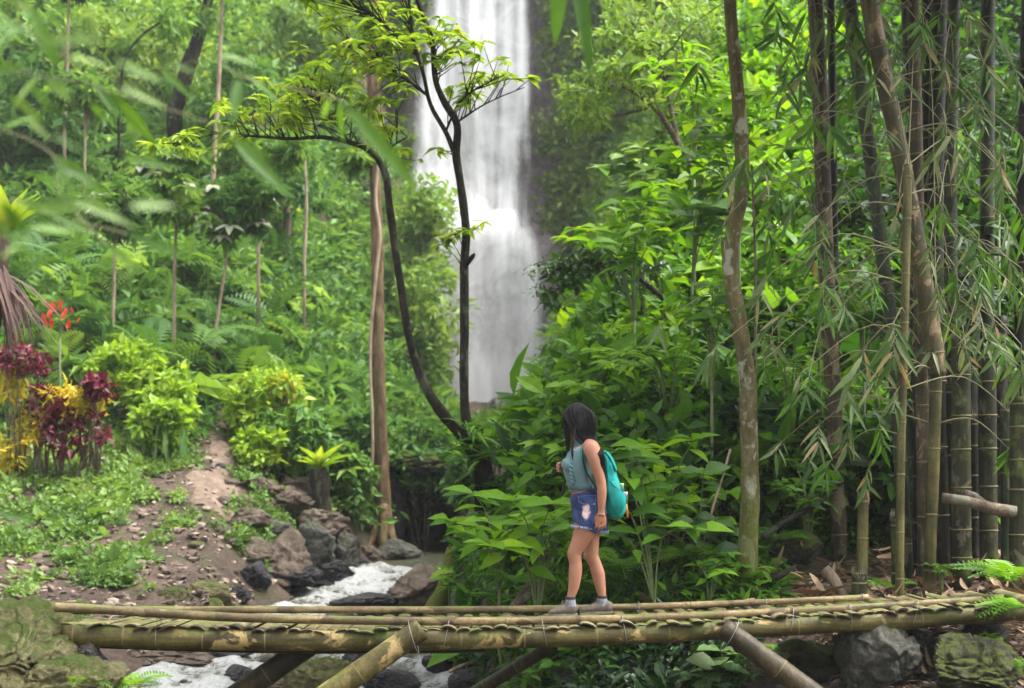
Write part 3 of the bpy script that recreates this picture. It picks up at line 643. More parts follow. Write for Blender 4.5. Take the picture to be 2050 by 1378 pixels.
# deck curve: height of the deck along the bridge, front edge then back edge
DX = [-4.4, -3.27, -2.24, -1.52, -0.63, 0.27, 1.34, 2.45, 3.40, 3.9]
DF = [0.05, 0.037, -0.008, -0.024, -0.027, -0.017, 0.019, 0.073, 0.126, 0.15]
DB = [-0.035, -0.03, -0.03, -0.03, -0.03, -0.02, 0.012, 0.062, 0.115, 0.14]
def smooth_interp(x, X, Zv):
    return float(np.mean([np.interp(x + d, X, Zv) for d in (-0.35, -0.2, 0, 0.2, 0.35)]))
def yfront(x): return 10.05 + 0.045 * (x + 3.3)
def deck_z(x, v): return smooth_interp(x, DX, DF) * (1 - v) + smooth_interp(x, DX, DB) * v
bridge = thing('bamboo_bridge', 'weathered bamboo footbridge with split-bamboo deck spanning the rocky stream', 'bridge', (0, 10.5, 0))
def culm_path(f, x0, x1, n): return [Vector(f(x0 + (x1 - x0) * i / n)) for i in range(n + 1)]
def ringed_tube(pts, radf, nodes, seg=18):
    """one culm; slight swelling at the nodes (arc positions 0..1)"""
    n = len(pts); rad = []
    for i in range(n):
        u = i / (n - 1); r = radf(u)
        for q in nodes:
            d = abs(u - q) * n
            if d < 1.5: r *= 1.0 + 0.035 * (1 - d / 1.5)
        rad.append(r)
    return MB().tube(pts, rad, seg)
def add_nodes(parent, pts, radf, nodes, mat, wid=0.012, pr=1.05, seg=18):
    n = len(pts)
    for q in nodes:
        i = min(int(q * (n - 1)), n - 2); fr = q * (n - 1) - i
        p = pts[i].lerp(pts[i + 1], fr); t = (pts[i + 1] - pts[i]).normalized(); r = radf(q)
        MB().tube([p - t * wid, p - t * wid * 0.4, p + t * wid * 0.4, p + t * wid], [r * 1.0, r * pr, r * pr, r * 1.0], seg, cap=False).build('node', mat, parent)
# front and back beams
NB = 120
def fb(x): return (x, yfront(x) + 0.06, smooth_interp(x, DX, DF) - 0.030 - (0.082 - 0.0026 * (x + 3.3)))
pf = culm_path(fb, X_of(112, 9.95), 3.78, NB)
rf = lambda u: 0.083 - 0.018 * u
nodes_f = [0.012, 0.062, 0.142, 0.205, 0.272, 0.338, 0.405, 0.47, 0.545, 0.62, 0.69, 0.755, 0.82, 0.885, 0.95]
beam = ringed_tube(pf, rf, nodes_f, 24).build('beam', B_beam, bridge); add_nodes(beam, pf, rf, nodes_f, B_node, 0.010, 1.035, 24)
def bb(x): return (x, yfront(x) + 0.80, deck_z(x, 1) - 0.105)
pb = culm_path(bb, -3.35, 3.9, 60); rb_ = lambda u: 0.085
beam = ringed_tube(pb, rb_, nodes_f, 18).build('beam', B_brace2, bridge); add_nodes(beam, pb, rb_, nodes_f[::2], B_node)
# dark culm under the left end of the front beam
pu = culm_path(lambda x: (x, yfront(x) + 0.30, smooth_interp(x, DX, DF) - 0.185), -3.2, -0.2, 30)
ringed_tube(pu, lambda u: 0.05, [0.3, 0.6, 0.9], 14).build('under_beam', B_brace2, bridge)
# rails
fr_pts = [(110, 1216, 10.02), (180, 1219, 10.05), (320, 1228, 10.1), (520, 1238, 10.17), (850, 1244, 10.27), (1100, 1242, 10.35), (1350, 1235, 10.42), (1600, 1223, 10.5), (1800, 1212, 10.56), (1966, 1201, 10.62)]
pr_ = [Vector(p) for p in catmull([at(*p) for p in fr_pts], 10)]
rr_ = lambda u: 0.034 - 0.007 * u
nodes_r = [0.005, 0.115, 0.2, 0.29, 0.375, 0.445, 0.515, 0.578, 0.64, 0.70, 0.765, 0.83, 0.89]
rail = ringed_tube(pr_, rr_, nodes_r, 16).build('rail', B_rail, bridge); add_nodes(rail, pr_, rr_, nodes_r, B_node, 0.006, 1.05, 16)
br_pts = [(28, 1226, 10.8), (200, 1222, 10.82), (500, 1221, 10.9), (900, 1221, 10.98), (1200, 1217, 11.04), (1450, 1209, 11.08), (1600, 1203, 11.1), (1738, 1196, 11.14)]
pk_ = [Vector(p) for p in catmull([at(*p) for p in br_pts], 10)]
rail = ringed_tube(pk_, lambda u: 0.030 - 0.006 * u, nodes_r, 14).build('rail', B_rail, bridge); add_nodes(rail, pk_, lambda u: 0.030 - 0.006 * u, [q + 0.03 for q in nodes_r[1:]], B_node, 0.006, 1.05, 14)
# split-bamboo slats laid across
rs = random.Random(5); x = -3.25; ns = 0
while x < 3.95:
    wd = rs.uniform(0.075, 0.125); hw = wd / 2
    y0 = yfront(x) - rs.uniform(-0.03, 0.045); y1 = yfront(x) + rs.uniform(0.90, 1.0)
    if x > 2.4: y1 += 0.12
    tl = rs.uniform(-0.28, 0.28); nseg = 7; V = []; yaw = rs.uniform(-0.045, 0.045)
    ht = hw * rs.uniform(0.3, 0.58); th = 0.011; dz = rs.uniform(-0.012, 0.012)
    ylist = [y0, y0 + (y1 - y0) * rs.uniform(0.2, 0.4), y0 + (y1 - y0) * rs.uniform(0.55, 0.8), y1]
    for y in ylist:
        v = (y - yfront(x)) / 0.95; zz = deck_z(x, min(max(v, 0), 1)) + dz - 0.040
        for k in range(nseg + 1):
            a = math.pi * (0.06 + 0.88 * k / nseg)
            V.append((x - math.cos(a) * hw + tl * 0.0 + yaw * (y - y0), y, zz + math.sin(a) * ht - tl * math.cos(a) * hw))
        for k in range(nseg + 1):
            a = math.pi * (0.06 + 0.88 * k / nseg)
            V.append((x - math.cos(a) * (hw - th) + yaw * (y - y0), y, zz + math.sin(a) * (ht - th) - tl * math.cos(a) * hw))
    W = 2 * (nseg + 1); Fo = []; Fi = []
    for i in range(len(ylist) - 1):
        for k in range(nseg):
            a = i * W + k; Fo.append((a, a + 1, a + W + 1, a + W))
            a2 = a + nseg + 1; Fi.append((a2, a2 + W, a2 + W + 1, a2 + 1))
        Fi.append((i * W, i * W + W, i * W + W + nseg + 1, i * W + nseg + 1)); a = i * W + nseg; Fi.append((a, a + nseg + 1, a + W + nseg + 1, a + W))
    Fe = []
    for i in (0, len(ylist) - 1):
        for k in range(nseg): a = i * W + k; Fe.append((a, a + nseg + 1, a + nseg + 2, a + 1))
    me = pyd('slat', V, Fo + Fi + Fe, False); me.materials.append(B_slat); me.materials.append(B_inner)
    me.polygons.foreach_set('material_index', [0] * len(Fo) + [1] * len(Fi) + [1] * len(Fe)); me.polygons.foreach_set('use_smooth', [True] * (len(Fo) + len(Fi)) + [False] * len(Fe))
    link('slat', me, bridge); ns += 1
    x += wd * rs.uniform(0.86, 0.97)
# braces
def brace(a, b_, r0, r1, mat, nodes, cut=True):
    pts = [a.lerp(b_, i / 40) for i in range(41)]
    rf2 = lambda u: r0 + (r1 - r0) * u
    o = ringed_tube(pts, rf2, nodes, 18)
    br = o.build('brace', mat, bridge); add_nodes(br, pts, rf2, nodes, B_node, 0.008, 1.05); return br
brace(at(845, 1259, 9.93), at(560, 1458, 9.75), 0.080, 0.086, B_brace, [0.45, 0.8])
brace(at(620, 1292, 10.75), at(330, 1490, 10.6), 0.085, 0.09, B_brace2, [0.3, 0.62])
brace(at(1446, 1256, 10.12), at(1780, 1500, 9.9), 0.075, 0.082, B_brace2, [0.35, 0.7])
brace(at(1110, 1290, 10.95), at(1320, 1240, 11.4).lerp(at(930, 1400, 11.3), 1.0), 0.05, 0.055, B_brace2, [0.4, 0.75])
# wire ties
def tie(c, r, tilt, z0=0.0, sx=1.0):
    P = []
    for k in range(25):
        a = 2 * math.pi * k / 24; P.append(c + Vector((math.sin(a) * tilt * r, math.cos(a) * r * sx, math.sin(a) * r + z0)))
    MB().tube(P, 0.003, 5, cap=False).build('tie', m_wire, bridge)
def tie_rb(px, Y, tilt=0.05):
    x = X_of(px, Y); zc = smooth_interp(x, DX, DF); rB = .083 - .018 * (x + 3.2) / 7.0; zt = zc + .032; zb = zc - .033 - 2 * rB; c = Vector((x, yfront(x) + 0.07, (zt + zb) / 2)); P = []
    for k in range(33):
        a = 2 * math.pi * k / 32
        P.append(c + Vector((math.sin(a) * tilt, math.cos(a) * (rB + .008) + .01 * math.sin(a * 3), math.sin(a) * (zt - zb) / 2)))
    MB().tube(P, 0.0026, 5, cap=False).build('tie', m_wire, bridge)
for px, Y, tl in ((310, 10.05, 0.0), (893, 10.2, 0.02), (1090, 10.25, -0.02), (1250, 10.3, -0.02), (1580, 10.4, 0.02), (1696, 10.45, 0.0), (1820, 10.5, 0.03)): tie_rb(px, Y, tl)
for px, py, Y, rr in ((828, 1275, 9.93, 0.115), (1462, 1270, 10.12, 0.105)):
    a = at(px, py, Y); tie(a, rr, 0.55 if px > 1000 else -0.3)
for px, py, Y in ((1278, 1213, 11.06), (1532, 1205, 11.1), (1726, 1196, 11.14), (52, 1226, 10.8)): tie(at(px, py + 4, Y), 0.045, 0.05)
# ------------------------------------------------------------ the woman
PXS = 267.6; WY = 10.65; W0 = at(1165, 1229, WY)
def wl(px, py, y=0.0): return Vector(((px - 1165) / PXS, y, (1229 - py) / PXS))
m_skin, n, b = newmat('skin'); b.inputs['Base Color'].default_value = (0.50, 0.262, 0.165, 1); b.inputs['Roughness'].default_value = 0.5
b.inputs['Specular IOR Level'].default_value = 0.3; b.inputs['Subsurface Weight'].default_value = 0.08; b.inputs['Subsurface Radius'].default_value = (0.02, 0.008, 0.004)
co = objco(n); n.links.new(mixc(n, ramp(n, noise_tex(n, 9, 4, 0.6, co), [(0.35, (0, 0, 0)), (0.7, (0.6,) * 3)]), (0.36, 0.172, 0.105), (0.27, 0.115, 0.068)), b.inputs['Base Color'])
m_knit, n, b = newmat('knit'); co = objco(n)
wv = N(n, 'ShaderNodeTexWave', wave_type='BANDS', bands_direction='X'); wv.inputs['Scale'].default_value = 55; wv.inputs['Distortion'].default_value = 0.4; wv.inputs['Detail'].default_value = 2
mp = N(n, 'ShaderNodeMapping'); mp.inputs['Scale'].default_value = (1.0, 1.0, 0.06); n.links.new(co, mp.inputs[0]); n.links.new(mp.outputs[0], wv.inputs[0])
c = mixc(n, wv.outputs['Fac'], (0.075, 0.15, 0.165), (0.19, 0.315, 0.325)); n.links.new(c, b.inputs['Base Color']); b.inputs['Roughness'].default_value = 0.95
bump(n, b, wv.outputs['Fac'], 0.6, 0.006)
m_denim, n, b = newmat('denim'); co = objco(n)
c = ramp(n, noise_tex(n, 9, 6, 0.65, co), [(0.3, (0.006, 0.010, 0.042)), (0.5, (0.014, 0.028, 0.105)), (0.72, (0.042, 0.075, 0.20))])
c = mixc(n, 0.6, c, ramp(n, noise_tex(n, 120, 2, 0.6, objco(n, (1, 1, 0.25))), [(0.3, (0.6,) * 3), (0.7, (1.3,) * 3)]), 'MULTIPLY')
def worn(n, c, cen, rad, col):
    g = n.nodes.new('ShaderNodeTexCoord'); s_ = N(n, 'ShaderNodeVectorMath', operation='SUBTRACT'); n.links.new(g.outputs['Object'], s_.inputs[0]); s_.inputs[1].default_value = cen
    d = N(n, 'ShaderNodeVectorMath', operation='DIVIDE'); n.links.new(s_.outputs[0], d.inputs[0]); d.inputs[1].default_value = rad
    l = N(n, 'ShaderNodeVectorMath', operation='LENGTH'); n.links.new(d.outputs[0], l.inputs[0])
    a = N(n, 'ShaderNodeMath', operation='MULTIPLY_ADD'); n.links.new(noise_tex(n, 38, 4, 0.7, g.outputs['Object']), a.inputs[0]); a.inputs[1].default_value = 1.5; n.links.new(l.outputs['Value'], a.inputs[2])
    return mixc(n, ramp(n, a.outputs[0], [(0.95 / 2, (1, 1, 1)), (1.25 / 2, (0, 0, 0))]) if False else ramp2(n, a.outputs[0], 1.45, 1.85), c, col)
def ramp2(n, src, lo, hi):
    mr = N(n, 'ShaderNodeMapRange', clamp=True); n.links.new(src, mr.inputs[0]); mr.inputs[1].default_value = lo; mr.inputs[2].default_value = hi; mr.inputs[3].default_value = 1.0; mr.inputs[4].default_value = 0.0
    return mr.outputs[0]
pc = wl(1171, 1023, -0.13); c = worn(n, c, tuple(pc), (0.03, 0.2, 0.058), (0.62, 0.46, 0.42))
pc2 = wl(1212, 1019, -0.1); c = worn(n, c, tuple(pc2), (0.012, 0.2, 0.04), (0.5, 0.5, 0.58))
n.links.new(c, b.inputs['Base Color']); b.inputs['Roughness'].default_value = 0.9; bump(n, b, noise_tex(n, 14, 5, 0.6, co), 0.5, 0.012)
def plain(name, col, rough=0.6, spec=0.4, var=0.25, sc=20, metal=0):
    m, n, b = newmat(name); co = objco(n)
    n.links.new(mixc(n, ramp(n, noise_tex(n, sc, 4, 0.6, co), [(0.3, (0, 0, 0)), (0.7, (1, 1, 1))]), tuple(x * (1 - var) for x in col), tuple(min(x * (1 + var), 1) for x in col)), b.inputs['Base Color'])
    b.inputs['Roughness'].default_value = rough; b.inputs['Specular IOR Level'].default_value = spec; b.inputs['Metallic'].default_value = metal; return m
m_hair, n, b = newmat('hair'); co = objco(n, (26, 26, 1.4))
n.links.new(ramp(n, noise_tex(n, 3, 3, 0.6, co), [(0.35, (0.004, 0.0035, 0.004)), (0.6, (0.009, 0.007, 0.008)), (0.8, (0.028, 0.019, 0.02))]), b.inputs['Base Color'])
b.inputs['Roughness'].default_value = 0.38; b.inputs['Specular IOR Level'].default_value = 0.22; bump(n, b, noise_tex(n, 6, 3, 0.6, co), 0.7, 0.01)
m_sock = plain('sock_knit', (0.19, 0.195, 0.22), 0.95, 0.1, 0.35, 60); m_sockband = plain('sock_band', (0.02, 0.02, 0.025), 0.9)
m_shoe = plain('shoe_fabric', (0.12, 0.098, 0.074), 0.8, 0.3, 0.35, 40); m_sole = plain('shoe_sole', (0.17, 0.15, 0.12), 0.7); m_lace = plain('shoe_lace', (0.16, 0.13, 0.11), 0.8)
m_teal = plain('teal_nylon', (0.004, 0.27, 0.245), 0.55, 0.3, 0.3, 12); m_teal2 = plain('dark_teal_nylon', (0.004, 0.20, 0.20), 0.5)
m_black = plain('black_webbing', (0.012, 0.012, 0.014), 0.7); m_tan = plain('tan_leather', (0.36, 0.16, 0.04), 0.6)
m_orange = plain('orange_strap', (0.55, 0.20, 0.02), 0.6)

woman = thing('person', 'person in teal knit top and denim shorts walking across the bamboo bridge', 'person', W0)
def wpart(name, mb_or_me, mat, parent=woman, smooth=True):
    me = mb_or_me if not isinstance(mb_or_me, MB) else pyd(name, mb_or_me.v, mb_or_me.f, smooth)
    return link(name, me, parent, mat, world=False)
def remesh(mb, vox, sm=8, it=0.5):
    me = pyd('tmp', mb.v, mb.f); o = bpy.data.objects.new('tmp', me); C.objects.link(o)
    bm = bmesh.new(); bm.from_mesh(me); bmesh.ops.recalc_face_normals(bm, faces=bm.faces); bm.to_mesh(me); bm.free()
    r_ = o.modifiers.new('r', 'REMESH'); r_.mode = 'VOXEL'; r_.voxel_size = vox
    s_ = o.modifiers.new('s', 'SMOOTH'); s_.factor = it; s_.iterations = sm
    dg = bpy.context.evaluated_depsgraph_get(); res = bpy.data.meshes.new_from_object(o.evaluated_get(dg))
    bpy.data.objects.remove(o); res.polygons.foreach_set('use_smooth', [True] * len(res.polygons)); return res
def limb(mb, P, ra, rb, side=(0, 1, 0), seg=20, sub=6):
    """P joint points, ra lateral radius, rb front-back radius"""
    Q = catmull([np.array((*p, a, b_)) for p, a, b_ in zip(P, ra, rb)], sub)
    mb.tube([Vector(q[:3]) for q in Q], [max(q[3], .002) for q in Q], seg, True, [max(q[4], .002) for q in Q], side)
YN, YF = -0.082, 0.082
bodym = MB()
# torso: pelvis to neck
T_ = [wl(1183, 1052), wl(1182, 1035), wl(1177, 1010), wl(1168, 988), wl(1164, 965), wl(1161, 938), wl(1164, 912), wl(1168, 896), wl(1164, 884), wl(1160, 868)]
limb(bodym, T_, [.13, .165, .165, .135, .128, .145, .155, .125, .055, .046], [.09, .118, .115, .092, .093, .112, .098, .075, .055, .05])
# bust
for yy in (-0.065, 0.065): limb(bodym, [wl(1148, 925, yy), wl(1139, 934, yy), wl(1131, 940, yy)], [.05, .058, .03], [.05, .06, .03], seg=14)
# legs
near = [(1180, 1035), (1172, 1055), (1162.6, 1077), (1152, 1099), (1149, 1109), (1151, 1126), (1151, 1142), (1147.6, 1173), (1141, 1196), (1139, 1212)]
limb(bodym, [wl(*p, YN) for p in near], [.086, .084, .070, .056, .050, .045, .046, .037, .028, .031], [.105, .092, .070, .055, .053, .047, .050, .041, .029, .034])
limb(bodym, [wl(1146, 1100, YN), wl(1143.5, 1106, YN), wl(1145, 1114, YN)], [.03, .038, .026], [.03, .034, .026], seg=12)
farl = [(1184, 1035), (1184, 1055), (1184, 1077), (1185, 1105), (1186, 1116), (1193, 1132), (1199, 1152), (1204, 1179), (1207, 1197), (1206, 1213)]
limb(bodym, [wl(*p, YF) for p in farl], [.086, .082, .068, .055, .050, .045, .046, .037, .029, .031], [.10, .086, .066, .055, .053, .048, .050, .039, .030, .034])
limb(bodym, [wl(1178, 1109, YF), wl(1177, 1115, YF), wl(1180, 1122, YF)], [.03, .036, .026], [.03, .032, .026], seg=12)
# near arm hanging
ar = [(1172, 893, -.135), (1180, 898, -.175), (1186, 912, -.195), (1191, 932, -.2), (1198, 957, -.2), (1200.5, 968, -.2), (1201.5, 985, -.2), (1201, 1006, -.195), (1200.5, 1022, -.19), (1200, 1030, -.188)]
limb(bodym, [wl(*p) for p in ar], [.04, .052, .05, .046, .038, .036, .035, .029, .022, .026], [.05, .064, .057, .051, .039, .036, .036, .031, .026, .034])
# near hand: palm and five fingers, relaxed
limb(bodym, [wl(1200, 1026, -.188), wl(1200, 1036, -.186), wl(1200.5, 1045, -.184)], [.014, .016, .014], [.028, .040, .040], seg=14)
for fx, ln, cur in ((-9, 15, 3.5), (-3.2, 18, 3), (2.6, 17, 2), (8, 13, 1)):
    bs = (1200.5 + fx, 1043); limb(bodym, [wl(*bs, -.184), wl(bs[0] - 0.5, bs[1] + ln * .45, -.187), wl(bs[0] - cur * .6, bs[1] + ln * .8, -.178), wl(bs[0] - cur, bs[1] + ln, -.168)], [.0085, .0085, .0075, .005], [.0095, .0092, .008, .005], seg=10, sub=4)
limb(bodym, [wl(1193, 1030, -.178), wl(1189, 1037, -.172), wl(1189.5, 1046, -.166), wl(1190.5, 1052, -.16)], [.011, .0105, .009, .006], [.011, .0105, .009, .006], seg=10, sub=4)
# far arm folded, fist on the strap
fa = [(1172, 893, .135), (1178, 900, .172), (1180, 925, .205), (1178, 950, .215), (1172, 957, .212), (1155, 949, .19), (1138, 940, .16), (1131, 937, .15)]
limb(bodym, [wl(*p) for p in fa], [.045, .052, .045, .038, .036, .033, .026, .026], [.05, .058, .048, .04, .038, .034, .028, .026])
limb(bodym, [wl(1134, 938, .15), wl(1127, 936, .143), wl(1121, 934, .135)], [.02, .026, .022], [.03, .038, .034], seg=14)
for k, (dy, ln) in enumerate(((-7.5, 5), (-2.3, 6.5), (3, 6), (8, 4.5))):
    bx, by = 1121.5, 934 + dy
    limb(bodym, [wl(bx + 3, by, .128), wl(bx - ln + 1, by + 1, .118), wl(bx - ln + 2.5, by + 2.5, .098), wl(bx + 2, by + 3, .096)], [.009, .009, .0085, .006], [.009, .009, .0085, .006], seg=10, sub=4)
limb(bodym, [wl(1131, 929, .13), wl(1126, 926, .118), wl(1120.5, 927, .108)], [.011, .01, .007], [.011, .01, .007], seg=10, sub=4)
# head turned away towards the falls
HF = Vector((-0.80, 0.60, 0)).normalized(); HS = Vector((-HF.y, HF.x, 0)); HC = wl(1154, 846)
def hp(f, s_, z): return HC + HF * f + HS * s_ + Vector((0, 0, z))
limb(bodym, [hp(-.02, 0, -.12), hp(.0, 0, -.08), hp(.0, 0, -.03), hp(-.005, 0, .03), hp(-.01, 0, .075), hp(-.01, 0, .105)], [.045, .058, .070, .073, .055, .015], [.05, .075, .09, .095, .07, .02], side=HS)
limb(bodym, [hp(.055, 0, -.105), hp(.07, 0, -.085), hp(.075, 0, -.06)], [.03, .035, .03], [.02, .025, .02], side=HS, seg=12)      # chin and mouth
limb(bodym, [hp(.083, 0, .015), hp(.098, 0, -.018), hp(.107, 0, -.033), hp(.09, 0, -.045)], [.009, .011, .015, .012], [.01, .012, .012, .01], side=HS, seg=10)   # nose
for s_ in (-1, 1): limb(bodym, [hp(-.01, s_ * .074, .02), hp(-.015, s_ * .08, -.005), hp(-.005, s_ * .074, -.03)], [.008, .012, .007], [.016, .02, .012], side=HS, seg=10)
body = wpart('body', remesh(bodym, 0.0045, 6), m_skin)
for s_ in (-1, 1): wpart('eye', MB().tube([hp(.083, s_ * .031, .008), hp(.092, s_ * .031, .008)], [.011, .006], 10), plain('eye', (0.05, 0.035, 0.03), 0.2))
mb = MB(); mb.tube([hp(.092, -.022, -.07), hp(.099, 0, -.068), hp(.092, .022, -.07)], [.003, .008, .003], 8); wpart('lips', mb, plain('lip', (0.4, 0.12, 0.1), 0.4))
# knit crop top
tm = MB()
limb(tm, [wl(1166, 981), wl(1163.5, 965), wl(1160, 940), wl(1163, 914), wl(1166, 899), wl(1164, 889), wl(1160, 875)], [.139, .136, .152, .158, .138, .085, .056], [.104, .102, .121, .105, .082, .066, .060], seg=28, sub=8)
for yy in (-0.065, 0.065): limb(tm, [wl(1148, 924, yy), wl(1138, 934, yy), wl(1130, 941, yy)], [.055, .066, .036], [.055, .066, .036], seg=16)
top = wpart('knit_top', remesh(tm, 0.006, 6), m_knit)
# ribbed hem and cable knots
mb = MB()
for k in range(72):
    a = 2 * math.pi * k / 72; c0 = wl(1166, 981); c1 = wl(1163.8, 968)
    mb.tube([c0 + Vector((math.cos(a) * .103, math.sin(a) * .139, 0)), c1 + Vector((math.cos(a) * .102, math.sin(a) * .138, 0))], .0042, 5)
for k in range(9):
    py = 905 + 7.5 * k; p = wl(1150 - 1.6 * k if k < 5 else 1142 + 1.2 * (k - 5), py, -.108 - .004 * min(k, 4)); mb.tube([p + Vector((-.012, 0, .014)), p + Vector((.0, -.012, 0)), p + Vector((.012, 0, -.014))], .009, 6)
wpart('knit_ribs', mb, m_knit, top)
# denim shorts
sm = MB()
limb(sm, [wl(1167, 984), wl(1170, 995), wl(1177, 1012), wl(1181, 1030), wl(1182, 1046)], [.143, .158, .176, .178, .165], [.100, .112, .128, .135, .13], seg=28)
limb(sm, [wl(1179, 1030, YN), wl(1175, 1044, YN), wl(1168.5, 1056, YN - .002)], [.1, .1, .099], [.116, .113, .103], seg=24)
limb(sm, [wl(1186, 1030, YF), wl(1190, 1048, YF), wl(1192, 1066, YF)], [.1, .1, .099], [.108, .107, .104], seg=24)
shorts = wpart('denim_shorts', remesh(sm, 0.006, 5), m_denim)
m_fray = plain('denim_fray', (0.26, 0.32, 0.46), 0.9); m_stitch = plain('denim_stitch', (0.26, 0.27, 0.32), 0.8); m_brass = plain('rivet', (0.5, 0.5, 0.5), 0.3, 0.5, 0.1, 20, 0.9)
mb = MB()
rs = random.Random(3)
for (cx, cy, yy, ra, rb2, tl) in ((1168.5, 1056, YN, .100, .101, -.10), (1192, 1066, YF, .1, .103, -.02)):
    for k in range(90):
        a = 2 * math.pi * k / 90 + rs.uniform(-.03, .03); c0 = wl(cx, cy, yy) + Vector((math.cos(a) * rb2, math.sin(a) * ra, tl * math.cos(a) * rb2))
        mb.tube([c0 + Vector((0, 0, .012)), c0 + Vector((rs.uniform(-.006, .006), rs.uniform(-.004, .004), -rs.uniform(.003, .016)))], .0022, 4)
wpart('frayed_hem', mb, m_fray, shorts)
mb = MB()
mb.tube([Vector(p) for p in catmull([wl(1156, 994, -.150), wl(1157, 1003, -.158), wl(1163, 1007, -.168), wl(1172, 1008, -.174), wl(1188, 1009, -.178)], 5)], .0011, 5)
mb.tube([Vector(p) for p in catmull([wl(1142, 998, -.05), wl(1160, 993, -.147), wl(1190, 991, -.152)], 6)], .001, 5)
mb.tube([wl(1190, 990, -.15), wl(1190, 1012, -.178), wl(1190, 1040, -.182), wl(1189, 1054, -.165)], .001, 5)
wpart('stitching', mb, m_stitch, shorts)
mb = MB(); mb.tube([wl(1187, 1008, -.181), wl(1187, 1008, -.176)], .006, 8); wpart('rivet', mb, m_brass, shorts)
# belt loop
MB_ = MB(); MB_.box(wl(1154, 994, -.148), (.012, .008, .05)); wpart('belt_loop', MB_, m_denim, shorts)
# socks and shoes
def foot(ax, ay, toe, heel, gy, yy):
    mb = MB(); limb(mb, [wl(ax, ay - 2, yy), wl(ax, ay + 7, yy), wl(ax + 1, ay + 17, yy)], [.036, .038, .041], [.037, .040, .046], seg=18)
    s_ = wpart('sock', mb, m_sock); m2 = MB(); limb(m2, [wl(ax, ay - 4, yy), wl(ax, ay - .5, yy), wl(ax, ay + 1, yy)], [.036, .0375, .037], [.0375, .039, .039], seg=18); wpart('band', m2, m_sockband, s_)
    L = heel - toe
    mb = MB()
    P = [wl(toe + 1, gy - 4.5, yy), wl(toe + L * .13, gy - 6.5, yy), wl(toe + L * .32, gy - 9, yy), wl(toe + L * .5, gy - 11.5, yy), wl(toe + L * .68, gy - 13, yy), wl(toe + L * .85, gy - 12.5, yy), wl(heel - 1, gy - 10, yy)]
    limb(mb, P, [.018, .042, .048, .044, .040, .038, .018], [.016, .023, .031, .040, .047, .046, .03], side=(0, 1, 0), seg=20)
    sh = wpart('shoe', remesh(mb, .005, 4), m_shoe)
    mb = MB(); out = []
    for k in range(28):
        a = 2 * math.pi * k / 28; u = math.cos(a); x = toe + L / 2 + u * L / 2 * 1.02; wd = .043 * (abs(math.sin(a)) ** .6) * (1.05 if u < 0 else .85)
        out.append((x, yy + math.copysign(wd, math.sin(a)) if abs(math.sin(a)) > 1e-6 else yy))
    V = [wl(x, gy, y) for x, y in out] + [wl(x, gy - 4 - (1.0 if i in (13, 14, 15) else 0), y) for i, (x, y) in enumerate(out)]
    nn = len(out); mb.add(V, [tuple(range(nn))[::-1], tuple(range(nn, 2 * nn))] + [(i, (i + 1) % nn, nn + (i + 1) % nn, nn + i) for i in range(nn)])
    wpart('sole', mb, m_sole, sh, False)
    mb = MB()
    for k in range(5):
        u = .28 + .08 * k; hh = 13 + 11 * (u - .28) / .32
        mb.tube([wl(toe + L * u, gy - hh + 4, yy - .036), wl(toe + L * (u - .03), gy - hh - 2.6, yy), wl(toe + L * u, gy - hh + 4, yy + .036)], .0035, 5)
    px_, py_ = toe + L * .58, gy - 26
    mb.tube([wl(px_, py_, yy - .012), wl(px_ - 5, py_ - 4, yy - .03), wl(px_ - 8, py_ + 2, yy - .035), wl(px_, py_, yy - .015), wl(px_ + 4, py_ + 6, yy - .045)], .0028, 5)
    wpart('laces', mb, m_lace, sh)
foot(1141, 1197, 1097, 1155, 1230, YN); foot(1207, 1199, 1162, 1229, 1230, YF)
# hair: a scalp cap plus long locks
hm = MB()
limb(hm, [hp(-.02, 0, -.06), hp(-.018, 0, -.01), hp(-.012, 0, .045), hp(-.012, 0, .09), hp(-.012, 0, .118), hp(-.012, 0, .133)], [.088, .092, .090, .074, .045, .01], [.098, .106, .106, .086, .05, .012], side=HS, seg=28)
def lock(P, w0, w1, mb=hm, seg=7):
    Q = [Vector(p) for p in catmull(P, 7)]; k = len(Q) - 1
    mb.tube(Q, [max(w0 * (1 - i / k) ** .7 * (1 if i > 1 else .8) + w1 * (i / k) , .0015) for i in range(k + 1)], seg, True, [max(w0 * .45 * (1 - i / k) ** .7 + w1 * .6, .0012) for i in range(k + 1)], (1, 0, 0))
rs = random.Random(9)
# back mass: from crown over the near side, behind the shoulder
for k in range(460):
    u = rs.random(); th = rs.uniform(-.9, 1.3)
    yy = -.085 * math.cos(th) + rs.uniform(-.012, .012)
    x0 = 1132 + 48 * u; x1 = 1128 + 60 * u; x2 = 1134 + 58 * u ** .9; x3 = 1156 + 42 * u ** .6; x4 = 1198 + 11 * u ** .6
    lift = abs(u - .48)
    y_front = yy * .6
    P = [wl(1155 + (x0 - 1155) * .35, 806 + 6 * lift, y_front), wl(x1, 822 + 14 * lift, yy), wl(x2, 848, yy * 1.1), wl(x3 - 6, 880, yy * 1.05), wl(1184 + 20 * u, 905, -.17 - .06 * rs.random() if u > .25 else yy), wl(1195 + 12 * u, 928, -.19 - .05 * rs.random() if u > .25 else yy), wl(x4, 958, -.16 - .05 * rs.random())]
    cut = rs.uniform(.82, 1.0)
    P[-1] = P[-2].lerp(P[-1], cut); lock(P, rs.uniform(.0028, .0065), .0008, seg=5)
